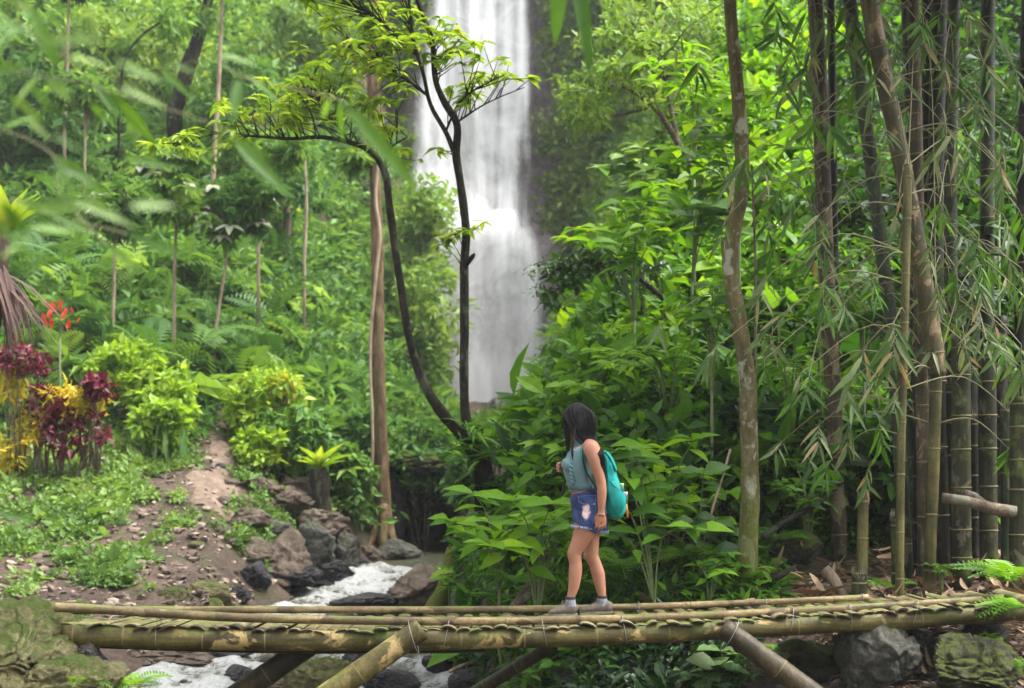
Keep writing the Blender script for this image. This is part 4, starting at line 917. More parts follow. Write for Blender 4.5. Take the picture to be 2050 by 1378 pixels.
# locks in front of the face, falling past the cheek
for k in range(70):
    u = rs.random(); yy = -.03 + .11 * rs.random() - .03
    P = [wl(1142 + 8 * u, 810, yy * .6), wl(1127 + 10 * u, 828, yy), wl(1128 + 10 * u, 852, yy), wl(1131.5 + 9 * u, 878, yy), wl(1134 + 6 * u + rs.uniform(-2, 2), 890 + rs.uniform(0, 16), yy)]
    lock(P, rs.uniform(.003, .006), .0008, seg=5)
for k in range(10):   # a wisp lying over the top
    u = rs.random()
    P = [wl(1148 + 4 * u, 850, -.10), wl(1146 + 3 * u, 885, -.115), wl(1142 + 4 * u, 905, -.125), wl(1145 + 6 * u, 922 + 8 * u, -.135)]
    lock(P, .004, .001)
for k in range(40):   # ends spreading on the back
    u = rs.random()
    P = [wl(1180 + 6 * u, 885, .02 - .12 * u), wl(1190 + 6 * u, 908, .04 - .13 * u), wl(1197 + 6 * u, 930, .05 - .13 * u), wl(1201 + 5 * u, 940 + 22 * rs.random(), .05 - .13 * u)]
    lock(P, rs.uniform(.006, .012), .001)
wpart('hair', hm, m_hair)

# ------------------------------------------------------------ backpack
pack = thing('backpack', 'bright teal hiking backpack worn on the back of the walking person', 'backpack', W0)
def ppart(name, mb, mat, parent=pack, smooth=True): return wpart(name, mb, mat, parent, smooth)
pm = MB()
# stacked rounded sections: (py, front px, back px, half width)
secs = [(905, 1207, 1211, .05), (911, 1206, 1219, .10), (922, 1206, 1226, .125), (938, 1207, 1231, .135), (955, 1208, 1236, .142), (975, 1209, 1243, .148), (992, 1210, 1250, .15), (1010, 1212, 1252.5, .15), (1024, 1214, 1251, .146), (1033, 1218, 1246, .13), (1039, 1224, 1239, .09)]
def ringsec(py, x0, x1, hw, ny=.0, sq=.55, n_=28):
    c0 = (x0 + x1) / 2; hx = (x1 - x0) / 2 / PXS; o = []
    for k in range(n_):
        a = 2 * math.pi * k / n_; ca, sa = math.cos(a), math.sin(a)
        o.append(wl(c0, py, .01) + Vector((math.copysign(abs(ca) ** sq, ca) * hx, math.copysign(abs(sa) ** sq, sa) * hw, .004 * math.sin(a * 5 + py))))
    return o
V = []; Fc = []; n_ = 28
for s_ in secs: V += ringsec(*s_)
for i in range(len(secs) - 1):
    for k in range(n_): Fc.append((i * n_ + k, i * n_ + (k + 1) % n_, (i + 1) * n_ + (k + 1) % n_, (i + 1) * n_ + k))
Fc += [tuple(range(n_))[::-1], tuple((len(secs) - 1) * n_ + k for k in range(n_))]
def subsurf(me, lv=2):
    o = bpy.data.objects.new('t', me); C.objects.link(o); o.modifiers.new('s', 'SUBSURF').levels = lv
    dg = bpy.context.evaluated_depsgraph_get(); r_ = bpy.data.meshes.new_from_object(o.evaluated_get(dg)); bpy.data.objects.remove(o)
    r_.polygons.foreach_set('use_smooth', [True] * len(r_.polygons)); return r_
me = subsurf(pyd('bag', V, Fc))
for v in me.vertices:
    d = mnoise.fractal(v.co * 14 + Vector((3, 1, 7)), 1.0, 2.0, 3); v.co += v.normal * .011 * d + v.normal * .007 * mnoise.noise(Vector((v.co.x * 50, v.co.y * 18, v.co.z * 10)))
ppart('bag', me, m_teal)
# top flap folded over, with black buckle strap
fm = MB(); limb(fm, [wl(1208, 904, .01), wl(1216, 911, .01), wl(1224, 925, .01), wl(1230, 940, .01), wl(1231, 944, .01)], [.06, .115, .135, .135, .125], [.012, .020, .022, .018, .006], seg=20)
ppart('flap', fm, m_teal)
for yy in (-.07, .09):
    mb = MB(); mb.tube([wl(1211, 905, yy), wl(1220, 912, yy), wl(1228, 927, yy), wl(1233, 942, yy)], .012, 6, True, .004, (0, 1, 0))
    ppart('buckle_strap', mb, m_black)
# side pocket with a sagging mouth
pk = MB(); 
limb(pk, [wl(1219, 966, -.148), wl(1226, 978, -.155), wl(1232, 992, -.158), wl(1234, 1010, -.155), wl(1232, 1026, -.14)], [.012, .028, .032, .028, .012], [.035, .06, .062, .058, .03], seg=18)
ppart('side_pocket', remesh(pk, .006, 4), m_teal)
mb = MB(); mb.tube([wl(1217, 962, -.165), wl(1226, 972, -.182), wl(1238, 980, -.178), wl(1247, 987, -.15)], .0045, 6); ppart('pocket_hem', mb, m_teal2)
mb = MB(); mb.box(wl(1213.5, 983, -.152), (.026, .006, .032)); ppart('leather_tab', mb, m_tan)
mb = MB(); mb.tube([wl(1252.5, 1003, -.02), wl(1254, 1018, -.022), wl(1256, 1036, -.02)], .009, 6, True, .003, (1, 0, 0)); ppart('zip_pull', mb, m_orange)
# shoulder straps
mb = MB(); mb.tube([Vector(p) for p in catmull([wl(1207, 910, -.10), wl(1192, 889, -.118), wl(1176, 885, -.128), wl(1165, 893, -.135), wl(1162, 908, -.143), wl(1165, 922, -.15)], 6)], .026, 10, True, .008, (0, 1, 0)); ppart('shoulder_strap', mb, m_teal)
mb = MB(); mb.tube([Vector(p) for p in catmull([wl(1163, 912, -.150), wl(1166, 926, -.156), wl(1172, 945, -.150), wl(1182, 962, -.145), wl(1208, 1000, -.12)], 6)], .024, 8, True, .006, (0, 1, 0)); ppart('strap_webbing', mb, m_black)
mb = MB(); mb.tube([Vector(p) for p in catmull([wl(1207, 910, .11), wl(1190, 888, .118), wl(1174, 886, .126), wl(1150, 900, .14), wl(1134, 925, .135), wl(1130, 945, .125)], 6)], .024, 8, True, .007, (0, 1, 0)); ppart('shoulder_strap', mb, m_teal)
mb = MB(); mb.tube([Vector(p) for p in catmull([wl(1131, 938, .125), wl(1133, 950, .11), wl(1131, 968, .10), wl(1126, 993, .095)], 6)], .010, 6, True, .003, (1, 0, 0)); ppart('loose_strap', mb, m_black)
# bottles in the side pocket
def bottle(px, py, yy, capm, bm_, label):
    o = thing('water_bottle', label, 'bottle', W0 + wl(px, py + 18, yy))
    a = Vector((.10, 0, 1)).normalized()
    mb = MB(); mb.tube([Vector((0, 0, 0)), a * .008, a * .05, a * .062, a * .07], [.016, .021, .021, .016, .012], 14); link('bottle_body', pyd('bb', mb.v, mb.f), o, bm_, False)
    mb = MB(); mb.tube([a * .066, a * .070, a * .086, a * .089], [.014, .016, .016, .012], 14); link('cap', pyd('bc', mb.v, mb.f), o, capm, False)
m_clear = plain('dark_plastic', (0.03, 0.09, 0.09), 0.15, 0.5)
bottle(1239.5, 973, -.16, plain('green_cap', (0.30, 0.62, 0.16), 0.4), m_clear, 'small water bottle with a bright green cap in the pack pocket')
bottle(1247.5, 990, -.135, plain('pink_cap', (0.72, 0.32, 0.42), 0.4), m_clear, 'small water bottle with a pink cap in the pack pocket')
# ------------------------------------------------------------ trees
def barkmat(name, dark, mid, light, sc=1.0, lichen=None, moss=0.0, ztop=None):
    m, n, b = newmat(name); co = objco(n, (6 * sc, 6 * sc, 1.6 * sc), geo=True); cg = objco(n, geo=True)
    c = ramp(n, noise_tex(n, 2.0, 6, 0.65, co), [(0.32, dark), (0.5, mid), (0.7, light)])
    if lichen:
        f = ramp(n, noise_tex(n, 5.0 * sc, 4, 0.55, objco(n, (1, 1, 0.55), geo=True), 0.3), [(0.56, (0, 0, 0)), (0.61, (0.85,) * 3)]); c = mixc(n, f, c, lichen)
        f = ramp(n, noise_tex(n, 17.0 * sc, 4, 0.6, cg, 0.3), [(0.58, (0, 0, 0)), (0.64, (0.6,) * 3)]); c = mixc(n, f, c, tuple(x * 0.8 for x in lichen))
    if moss:
        sx = n.nodes.new('ShaderNodeSeparateXYZ'); g = n.nodes.new('ShaderNodeNewGeometry'); n.links.new(g.outputs['Position'], sx.inputs[0])
        mr = N(n, 'ShaderNodeMapRange', clamp=True); n.links.new(sx.outputs['Z'], mr.inputs[0]); mr.inputs[1].default_value = ztop; mr.inputs[2].default_value = ztop - 1.6; mr.inputs[3].default_value = -0.25; mr.inputs[4].default_value = 0.3
        ad = N(n, 'ShaderNodeMath', operation='ADD'); n.links.new(mr.outputs[0], ad.inputs[0]); n.links.new(noise_tex(n, 5, 6, 0.65, cg), ad.inputs[1])
        c = mixc(n, ramp(n, ad.outputs[0], [(0.5, (0, 0, 0)), (0.68, (moss,) * 3)]), c, mixc(n, noise_tex(n, 50, 3, 0.7, cg), (0.03, 0.04, 0.006), (0.15, 0.17, 0.025)))
    n.links.new(c, b.inputs['Base Color']); b.inputs['Roughness'].default_value = 0.9; b.inputs['Specular IOR Level'].default_value = 0.15
    bump(n, b, noise_tex(n, 7 * sc, 8, 0.7, co), 0.9, 0.03); return m
K_dark = barkmat('dark_bark', (0.008, 0.007, 0.005), (0.02, 0.017, 0.012), (0.04, 0.034, 0.024), 1.0, (0.075, 0.085, 0.055))
K_red = barkmat('brown_bark', (0.04, 0.026, 0.014), (0.12, 0.078, 0.044), (0.24, 0.16, 0.095), 0.9, (0.13, 0.11, 0.05))
K_tan = barkmat('pale_bark', (0.18, 0.13, 0.09), (0.33, 0.25, 0.18), (0.45, 0.36, 0.27), 1.0)
K_mottle = barkmat('mottled_bark', (0.045, 0.038, 0.015), (0.11, 0.093, 0.04), (0.19, 0.16, 0.08), 1.0, (0.36, 0.36, 0.27), 0.8, 1.9)
K_mid = barkmat('grey_brown_bark', (0.05, 0.04, 0.03), (0.12, 0.09, 0.065), (0.22, 0.17, 0.12), 1.0, (0.2, 0.2, 0.15))

def path3(pts, sub=8):
    """[(px,py,Y,rpx)] -> smooth points and radii"""
    A = []
    for px, py, Y, r in pts: p = at(px, py, Y); A.append(np.array((p.x, p.y, p.z, r / F * Y)))
    Q = catmull(A, sub); return [Vector(q[:3]) for q in Q], [max(q[3], 0.002) for q in Q]
def trunk(parent, pts, mat, name='trunk', seg=12, wob=0.18, sub=8):
    p, r = path3(pts, sub)
    if name == 'trunk':                                   # carry the foot down into the ground
        gz_ = float(H(p[0].x, p[0].y)) - .12
        if p[0].z > gz_: p = [Vector((p[0].x, p[0].y, gz_))] + p; r = [r[0] * 1.08] + r
    MB().tube(p, r, seg, True, wob=wob).build(name, mat, parent); return p, r
def cloud(zones, n, rz=1.0):
    """leaf-clump centres inside photo ellipses (px,py,rx,ry,Y,dY)"""
    out = []
    wts = np.array([z[2] * z[3] for z in zones], float); wts /= wts.sum()
    for k in rng.choice(len(zones), n, p=wts):
        px, py, rx, ry, Y, dY = zones[k]
        a = rng.uniform(0, 2 * np.pi); q = np.sqrt(rng.uniform(0, 1)); y = Y + rng.uniform(-dY, dY)
        p = at(px + rx * q * math.cos(a), py + ry * q * math.sin(a), y); out.append((p.x, p.y, p.z))
    return np.array(out)
def crown(parent, zones, n, r, nl, size, T, mat, tint=0.5, tv=0.3, name='crown', flat=0.6, hemi=False):
    c = cloud(zones, n); rr = rng.uniform(0.6, 1.2, n) * r
    t = tint + tv * nz(c, 0.8, 3) + rng.normal(size=n) * 0.08
    me = scatter(name, T, *tufts(c, rr, nl, np.full(n, size), t, flat=flat, hemi=hemi, spread=0.7, shell=0.5)); o = link(name, me, parent, mat); o['kind'] = 'stuff'
    return c
def twigs(parent, skel, centres, mat, r=0.006, name='twig', n=None):
    """thin twigs from the nearest limb point to clump centres, one mesh"""
    S_ = np.array([(p.x, p.y, p.z) for p in skel]); mb = MB()
    for c in centres[:n]:
        d = np.linalg.norm(S_ - c, axis=1) + 0.5 * np.maximum(S_[:, 2] - c[2], 0); i_ = int(np.argmin(d)); a = Vector(S_[max(i_ - int(rnd(1, 7)), 0)]); a = a if (a - Vector(S_[i_])).length < .9 else Vector(S_[i_]); b_ = Vector(c)
        mid = a.lerp(b_, 0.5) + Vector((rnd(-.1, .1), rnd(-.1, .1), rnd(0, .12))) * (b_ - a).length
        mb.tube([a, mid, b_], [r * 1.6, r * 1.1, r * 0.4], 5, False)
    o = mb.build(name, mat, parent); o['kind'] = 'stuff'; return o

# --- the dark forked tree in front of the falls
ft = thing('forked_tree', 'slender dark tree forking at its base, yellow-green leaves across the waterfall', 'tree', at(965, 925, 16.0))
Y0 = 16.0
sk = []
p, r = trunk(ft, [(975, 1000, Y0, 14.28), (968, 930, Y0, 16.80), (945, 880, Y0, 13.44), (932, 830, Y0, 10.08), (929, 740, Y0, 9.24), (930, 640, Y0, 8.82), (929, 540, Y0, 9.24), (933, 460, Y0, 8.82), (922, 370, Y0, 7.98), (913, 310, Y0, 8.40), (915, 250, Y0, 7.56), (890, 205, Y0, 6.72), (872, 160, Y0, 5.88), (866, 90, Y0, 5.46), (850, 40, Y0, 5.04), (832, -20, Y0, 4.62), (825, -120, Y0, 3.36)], K_dark); sk += p
p, r = trunk(ft, [(965, 935, Y0, 15.96), (930, 880, Y0 - .1, 12.60), (880, 820, Y0 - .2, 10.92), (845, 760, Y0 - .3, 9.24), (820, 680, Y0 - .3, 8.40), (805, 590, Y0 - .3, 7.98), (790, 490, Y0 - .3, 7.56), (778, 400, Y0 - .3, 7.56), (770, 345, Y0 - .3, 7.56), (745, 305, Y0 - .3, 6.72), (700, 285, Y0 - .3, 5.04), (640, 275, Y0 - .35, 4.20), (580, 278, Y0 - .4, 3.36), (500, 272, Y0 - .45, 2.52), (430, 268, Y0 - .5, 2.10), (350, 295, Y0 - .5, 1.26)], K_dark); sk += p
for br in ([(914, 320, Y0, 5.88), (895, 270, Y0, 5.04), (862, 210, Y0, 4.20), (848, 150, Y0, 3.78), (830, 90, Y0, 3.36), (820, 20, Y0, 2.94), (812, -80, Y0, 2.10)],
           [(855, 190, Y0, 3.36), (820, 165, Y0 + .1, 2.94), (785, 140, Y0 + .1, 2.52), (740, 110, Y0 + .1, 2.10), (690, 95, Y0 + .1, 1.68)],
           [(838, 110, Y0, 2.94), (790, 70, Y0 - .2, 2.52), (760, 40, Y0 - .2, 2.10), (700, 10, Y0 - .2, 1.68)],
           [(893, 262, Y0, 2.52), (920, 205, Y0 - .2, 2.10), (960, 175, Y0 - .3, 1.68), (1010, 150, Y0 - .3, 1.26)],
           [(915, 245, Y0, 2.52), (960, 215, Y0 + .1, 1.68), (1000, 195, Y0 + .1, 1.26), (1050, 175, Y0 + .1, 0.84)],
           [(932, 530, Y0, 6.72), (945, 515, Y0 - .1, 5.04), (950, 508, Y0 - .15, 1.68)],
           [(768, 350, Y0 - .3, 4.20), (780, 300, Y0 - .2, 2.52), (815, 275, Y0 - .2, 1.68)],
           [(700, 285, Y0 - .3, 3.36), (670, 245, Y0 - .2, 2.52), (640, 200, Y0 - .2, 1.68), (600, 170, Y0 - .2, 1.26)]):
    q, _ = trunk(ft, br, K_dark, 'limb', 8, 0.1, 5); sk += q
zones = [(380, 285, 110, 26, Y0 - .5, .5), (520, 235, 110, 50, Y0 - .4, .6), (620, 190, 110, 65, Y0 - .2, .7), (690, 95, 100, 70, Y0, .7), (770, 130, 80, 90, Y0, .7), (810, 45, 90, 50, Y0, .6), (880, 85, 60, 40, Y0, .4), (945, 110, 60, 35, Y0 - .2, .4), (990, 160, 75, 40, Y0, .4), (940, 190, 50, 30, Y0, .4), (810, 300, 70, 25, Y0 - .2, .3), (730, 230, 80, 50, Y0, .5), (700, 20, 100, 40, Y0, .6), (650, -60, 200, 60, Y0, .7), (945, 460, 50, 20, Y0 - .1, .2), (900, 470, 25, 25, Y0, .2)]
lt = tmesh('tree_leaf', T_leaf(0.36, 0.3, 0.08)); lt.materials.append(O_yel)
cen = cloud(zones, 350); cen = cen[np.argsort(-cen[:, 2])]; np.random.default_rng(3).shuffle(cen)
twigs(ft, sk, cen, K_dark, 0.005)
pos = []; dd = []; uu = []; ss = []; nleaf = 0
for c in cen:
    for k in range(int(rng.integers(5, 9))):
        a = rng.uniform(0, 2 * np.pi); d = (math.cos(a), math.sin(a), rng.uniform(-0.35, 0.35)); s_ = rng.uniform(.12, .21)
        if nleaf < 300: leaf_obj(lt, ft, c, d, (rnd(-.3, .3), rnd(-.3, .3), 1), s_); nleaf += 1
        else: pos.append(c); dd.append(d); uu.append((rnd(-.3, .3), rnd(-.3, .3), 1)); ss.append(s_)
o = link('foliage', scatter('foliage', T_leaf(0.36, 0.3, 0.08), np.array(pos), np.array(dd), np.array(uu), np.array(ss), rng.uniform(0, 1, len(pos))), ft, L_yel); o['kind'] = 'stuff'
# epiphytes at its base
ep = thing('epiphyte_clump', 'tuft of strap-leaved ferns growing on the forked tree base', 'fern', at(965, 890, 15.7))
lst = tmesh('strap_leaf', T_leaf(0.14, 0.5, 0.05)); lst.materials.append(O_mid)
for k in range(80):
    a = rnd(0, 6.28); leaf_obj(lst, ep, at(958 + rnd(-45, 40), 885 + rnd(-40, 40), 15.7 + rnd(-.1, .3)), (math.cos(a), math.sin(a) * .7 - .2, rnd(-.2, 1.2)), (0, -.3, 1), rnd(.2, .42), 'frond')

# --- tall brown trunk
tt = thing('tall_tree', 'tall straight tree with reddish brown trunk wrapped by a pale vine', 'tree', G(765, 27.2))
p, r = trunk(tt, [(770, 1085, 27, 27), (767, 1050, 27, 19), (765, 960, 27, 14.5), (762, 850, 27, 13), (757, 700, 27, 12.5), (756, 560, 27, 12), (753, 400, 27, 11.5), (748, 250, 27, 12), (746, 100, 27, 12), (744, -60, 27, 11), (742, -260, 27, 9)], K_red, seg=16)
for rt in ([(764, 1000, 27, 9), (752, 1065, 26.8, 9), (728, 1108, 26.4, 4)], [(770, 1000, 27, 9), (782, 1065, 26.8, 9), (797, 1104, 26.4, 5)], [(767, 1010, 26.9, 9), (767, 1075, 26.7, 10), (764, 1118, 26.4, 6)]): trunk(tt, rt, K_red, 'root', 8, .2, 5)
trunk(tt, [(742, 1000, 26.7, 3), (746, 880, 26.65, 3), (741, 700, 26.65, 3), (752, 560, 26.6, 3.5), (760, 470, 26.6, 4), (752, 400, 26.6, 3.5), (757, 330, 26.6, 3)], K_tan, 'vine', 7, 0, 6)
crown(tt, [(740, -240, 160, 60, 27, 1.5), (745, 330, 40, 25, 26.8, .4)], 26, .6, 60, .2, T_palm(5, .3), L_far, .6)
# --- slim saplings on the left hillside: (label, trunk points, crown zones, whitish leaves)
m_pk = tmesh('whitish_leaflet', T_leaf(0.42, 0.25)); m_pk.materials.append(O_pink)
sap = [
 ('slim sapling with bare pale stem rising above the wine-red shrubs', [(224, 700, 26.6, 4.5), (226, 600, 26.6, 4), (228, 500, 26.6, 3.5), (235, 400, 26.6, 3)], [(235, 415, 70, 40, 26.6, .5)], 22),
 ('slim straight sapling with whitish umbrella leaves beside the path head', [(348, 645, 28.2, 4.5), (350, 540, 28.2, 4), (352, 430, 28.2, 3.5), (356, 330, 28.2, 3)], [(375, 400, 75, 45, 28.2, .5), (340, 330, 60, 30, 28.2, .5)], 40),
 ('slim leaning sapling with whitish leaves above the upper path', [(428, 690, 28.0, 4), (440, 610, 28.0, 4), (452, 520, 28.0, 3.5), (462, 440, 28.0, 3)], [(470, 430, 70, 50, 28.0, .5), (510, 390, 40, 30, 28, .5)], 34),
 ('thin pale stem standing alone in dark shrubs near the brown trunk', [(610, 520, 33, 4), (612, 420, 33, 3.5), (613, 300, 33, 3), (614, 200, 33, 2.5)], [(615, 190, 60, 40, 33, .6)], 10),
 ('tall grey-white sapling reaching past the upper hillside canopy', [(425, 380, 36, 6), (432, 230, 36, 5.5), (440, 110, 36, 5), (446, 0, 36, 4.5), (448, -90, 36, 4)], [(450, -70, 90, 50, 36, .8)], 12),
 ('thin dark-spotted sapling behind the blurred bamboo leaves', [(130, 260, 36, 4), (136, 130, 36, 4), (139, 0, 36, 3.5), (140, -90, 36, 3)], [(140, -60, 80, 50, 36, .8)], 12),
 ('short pale stem in the shaded hollow left of the whitish saplings', [(168, 330, 33, 3.2), (168, 270, 33, 3), (168, 200, 33, 2.6)], [(168, 195, 55, 30, 33, .5)], 10),
 ('crooked brown stem leaning in the dark gap below the whitish leaves', [(515, 500, 31, 4), (528, 430, 31, 4), (540, 370, 31, 3.5), (545, 300, 31, 3)], [(545, 290, 60, 35, 31, .5)], 8)]
for lab, tp, zn, nw in sap:
    o = thing('sapling', lab, 'tree', at(tp[0][0], tp[0][1], tp[0][2]), 'slim saplings on the left hillside')
    p, r = trunk(o, [(a + rnd(-3, 3), b_, c_, d_ * .82) for a, b_, c_, d_ in tp], K_tan, seg=8, wob=.15)
    c = crown(o, zn, 14, .5, 40, .2, T_palm(5, .34), L_left, .62)
    twigs(o, p, c, K_tan, .008)
    if nw > 20:
        for q in cloud(zn, nw // 3):
            a0 = rnd(0, 6.28)
            for k in range(6): a = a0 + k * 1.05; leaf_obj(m_pk, o, q, (math.cos(a), math.sin(a), rnd(-.5, -.1)), (0, -.45, 1), rnd(.26, .4))
# dark leaning trunk high on the hill
o = thing('leaning_tree', 'thick dark leaning trunk high on the left hillside', 'tree', at(355, 200, 40)); trunk(o, [(350, 220, 40, 16), (378, 130, 40, 15), (395, 80, 40, 13), (408, 40, 40, 11), (430, -60, 40, 8)], K_dark)
crown(o, [(440, -80, 120, 60, 40, 1.5), (400, 30, 60, 25, 39, .8)], 22, .8, 60, .24, T_quad(.5), L_far, .4)
o = thing('arching_tree', 'thin dark curved stem arching over the left hillside canopy', 'tree', at(240, 190, 34)); trunk(o, [(238, 200, 34, 3), (250, 120, 34, 3), (280, 75, 34, 2.5), (320, 45, 34, 2)], K_dark)
crown(o, [(330, 40, 60, 30, 34, .8)], 8, .6, 50, .2, T_quad(.5), L_left, .6)
# background hillside trees: crowns you can tell apart
for lab, zn, n_, mat, tn in (
  ('pale green feathery tree crown at the top of the left hillside', [(250, 90, 150, 80, 44, 2), (330, 150, 80, 60, 43, 1.5)], 60, L_far, .7),
  ('dull green broad crown hanging beside the top of the waterfall', [(620, 60, 120, 90, 48, 2)], 55, L_far, .55),
  ('blue-green spreading crown above the whitish saplings', [(560, 330, 90, 70, 38, 1.5), (480, 190, 90, 60, 40, 1.5)], 55, L_left, .45),
  ('light green leafy crown against the left edge of the waterfall', [(850, 470, 45, 100, 44, 1.2), (855, 640, 40, 110, 42, 1.2)], 60, L_far, .68),
  ('shadowy green crown at the far left of the hillside', [(60, 240, 110, 90, 38, 2)], 45, L_left, .3)):
    z0 = zn[0]; gx_ = X_of(z0[0], z0[4]); o = thing('hillside_tree', lab, 'tree', (gx_, z0[4], float(H(gx_, z0[4]))), 'trees on the hillside beyond the stream')
    top_ = at(z0[0], z0[1], z0[4]); bs = Vector((gx_, z0[4] + .2, min(float(H(gx_, z0[4])), top_.z - 1.0)))
    MB().tube([bs, bs.lerp(top_, .5) + Vector((.2, 0, 0)), top_], [.14, .11, .06], 8, True, wob=.1).build('trunk', K_mid, o)
    c = crown(o, zn, n_, 1.0, 70, .24, T_quad(.5), mat, tn)
    twigs(o, [bs.lerp(top_, t_) for t_ in (.5, .7, .9, 1)], c, K_mid, .015, 'limb')

# --- pale-leaved tree leaning from the right towards the waterfall
o = thing('leaning_tree', 'yellow-green small-leaved tree leaning from the right slope toward the waterfall', 'tree', at(1420, 420, 21))
sk = []
for br in ([(1430, 430, 21, 10), (1380, 330, 21, 8), (1330, 240, 21, 6), (1280, 190, 21, 5), (1230, 170, 21, 4), (1180, 190, 21, 2.5)], [(1360, 300, 21, 6), (1330, 160, 21, 4), (1300, 90, 21, 3), (1260, 40, 21, 2)], [(1300, 215, 21, 4), (1240, 230, 21, 3), (1170, 240, 21, 2), (1120, 240, 21, 1.5)]):
    q, _ = trunk(o, br, K_mid, 'limb', 8, .1, 5); sk += q
c = crown(o, [(1250, 110, 110, 60, 21, 1.2), (1180, 180, 70, 40, 21, .8), (1150, 235, 60, 28, 21, .6), (1330, 140, 90, 80, 21, 1.2), (1300, 40, 100, 50, 21.5, 1), (1380, 60, 80, 60, 21.5, 1)], 150, .30, 34, .10, T_leaf(.45, .2), L_far, .62, flat=.5)
twigs(o, sk, c, K_mid, .006)
o = thing('drooping_branch_tree', 'dark small-leaved branch tree drooping over the lower waterfall edge', 'tree', at(1330, 640, 18))
sk = []
for br in ([(1330, 600, 18, 6), (1260, 545, 18, 4.5), (1190, 525, 18, 3), (1120, 530, 18, 2), (1080, 560, 18, 1.2)], [(1230, 535, 18, 3), (1160, 560, 17.9, 2), (1100, 590, 17.9, 1.2), (1068, 625, 17.9, .8)], [(1250, 540, 18, 3), (1210, 500, 18.1, 2), (1150, 505, 18.1, 1.2)]):
    q, _ = trunk(o, br, K_dark, 'limb', 6, 0, 5); sk += q
c = crown(o, [(1130, 545, 60, 30, 18, .4), (1090, 600, 28, 30, 17.9, .2), (1190, 520, 80, 30, 18, .5), (1260, 540, 60, 40, 18, .5)], 60, .17, 26, .085, T_leaf(.5, .2), L_dark, .65, flat=.6)
twigs(o, sk, c, K_dark, .004)

# --- mottled mossy trunk on the right
mt_ = thing('mossy_tree', 'crooked tree trunk mottled with pale lichen and green moss at its foot', 'tree', at(1492, 1195, 12.4))
YM = 12.4
p, r = trunk(mt_, [(1488, 1250, YM, 27), (1492, 1195, YM, 23), (1497, 1120, YM, 20), (1501, 1000, YM, 18.5), (1500, 880, YM, 17.5), (1497, 770, YM, 17), (1483, 665, YM, 16.5), (1468, 585, YM, 16), (1462, 520, YM, 16), (1470, 450, YM, 15.5), (1484, 390, YM, 15), (1485, 310, YM, 14.5), (1480, 225, YM, 14), (1472, 130, YM, 13), (1464, 50, YM, 12), (1458, -60, YM, 11.5), (1450, -250, YM, 10)], K_mottle, seg=18, wob=.12, sub=7)
for rt in ([(1488, 1180, YM, 13), (1468, 1205, YM - .15, 9), (1452, 1235, YM - .2, 5)], [(1495, 1185, YM, 13), (1515, 1215, YM - .1, 8), (1530, 1240, YM - .1, 4)]): trunk(mt_, rt, K_mottle, 'root', 8, .2, 5)
crown(mt_, [(1450, -330, 260, 90, YM, 1.5)], 30, .5, 60, .14, T_leaf(.45, .2), L_right, .6)
trunk(mt_, [(1513, 900, YM + .1, 3), (1512, 760, YM + .12, 3), (1513, 600, YM + .1, 3), (1511, 480, YM + .1, 2.5), (1505, 330, YM + .1, 2)], K_mid, 'vine', 6, 0, 5)
# leaning mossy trunk on the right bank of the stream
o = thing('mossy_log', 'moss-covered leaning stump at the right edge of the stream', 'log', at(890, 1200, 17))
trunk(o, [(872, 1222, 17, 22), (888, 1180, 17, 17), (905, 1110, 17.1, 14), (930, 1060, 17.2, 12), (960, 1010, 17.4, 10)], barkmat('mossy_log_bark', (0.03, 0.025, 0.015), (0.075, 0.06, 0.035), (0.14, 0.12, 0.06), 1, None, .95, 1.6))
# ------------------------------------------------------------ shrubs and big-leaved plants
def lmesh(name, T, mat): m = tmesh(name, T); m.materials.append(mat); return m
M_big = lmesh('big_leaf', T_leaf(0.44, 0.28, 0.07, 0.4, 0.08), O_bright)
M_bigm = lmesh('big_leaf_mid', T_leaf(0.46, 0.3, 0.07, 0.42, 0.08), O_mid)
M_round = lmesh('round_leaf', T_leaf(0.75, 0.22, 0.06, 0.4, 0.1), O_pale)
M_roundd = lmesh('round_deep_leaf', T_leaf(0.68, 0.3, 0.05, 0.4, 0.1), O_deep)
M_lance = lmesh('lance_leaf', T_leaf(0.3, 0.32, 0.06), O_bright)
M_small = lmesh('small_leaf', T_leaf(0.42, 0.2, 0.06), O_mid)
M_fern = lmesh('fern_frond', T_frond(13, 0.36, 0.5), O_fern)
M_fernd = lmesh('fern_frond_dark', T_frond(13, 0.34, 0.5), O_mid)
M_nest = lmesh('nest_frond', T_leaf(0.2, 0.35, 0.1, 0.5), O_nest)
M_crot = lmesh('croton_leaf', T_leaf(0.26, 0.15, 0.05), O_croton)
M_wine = lmesh('wine_leaf', T_leaf(0.42, 0.15, 0.05), O_red)
M_flow = lmesh('flower_petal', T_leaf(0.35, 0.1, 0.05), O_flower)
K_stem = plain('green_stem', (0.10, 0.13, 0.04), 0.6)

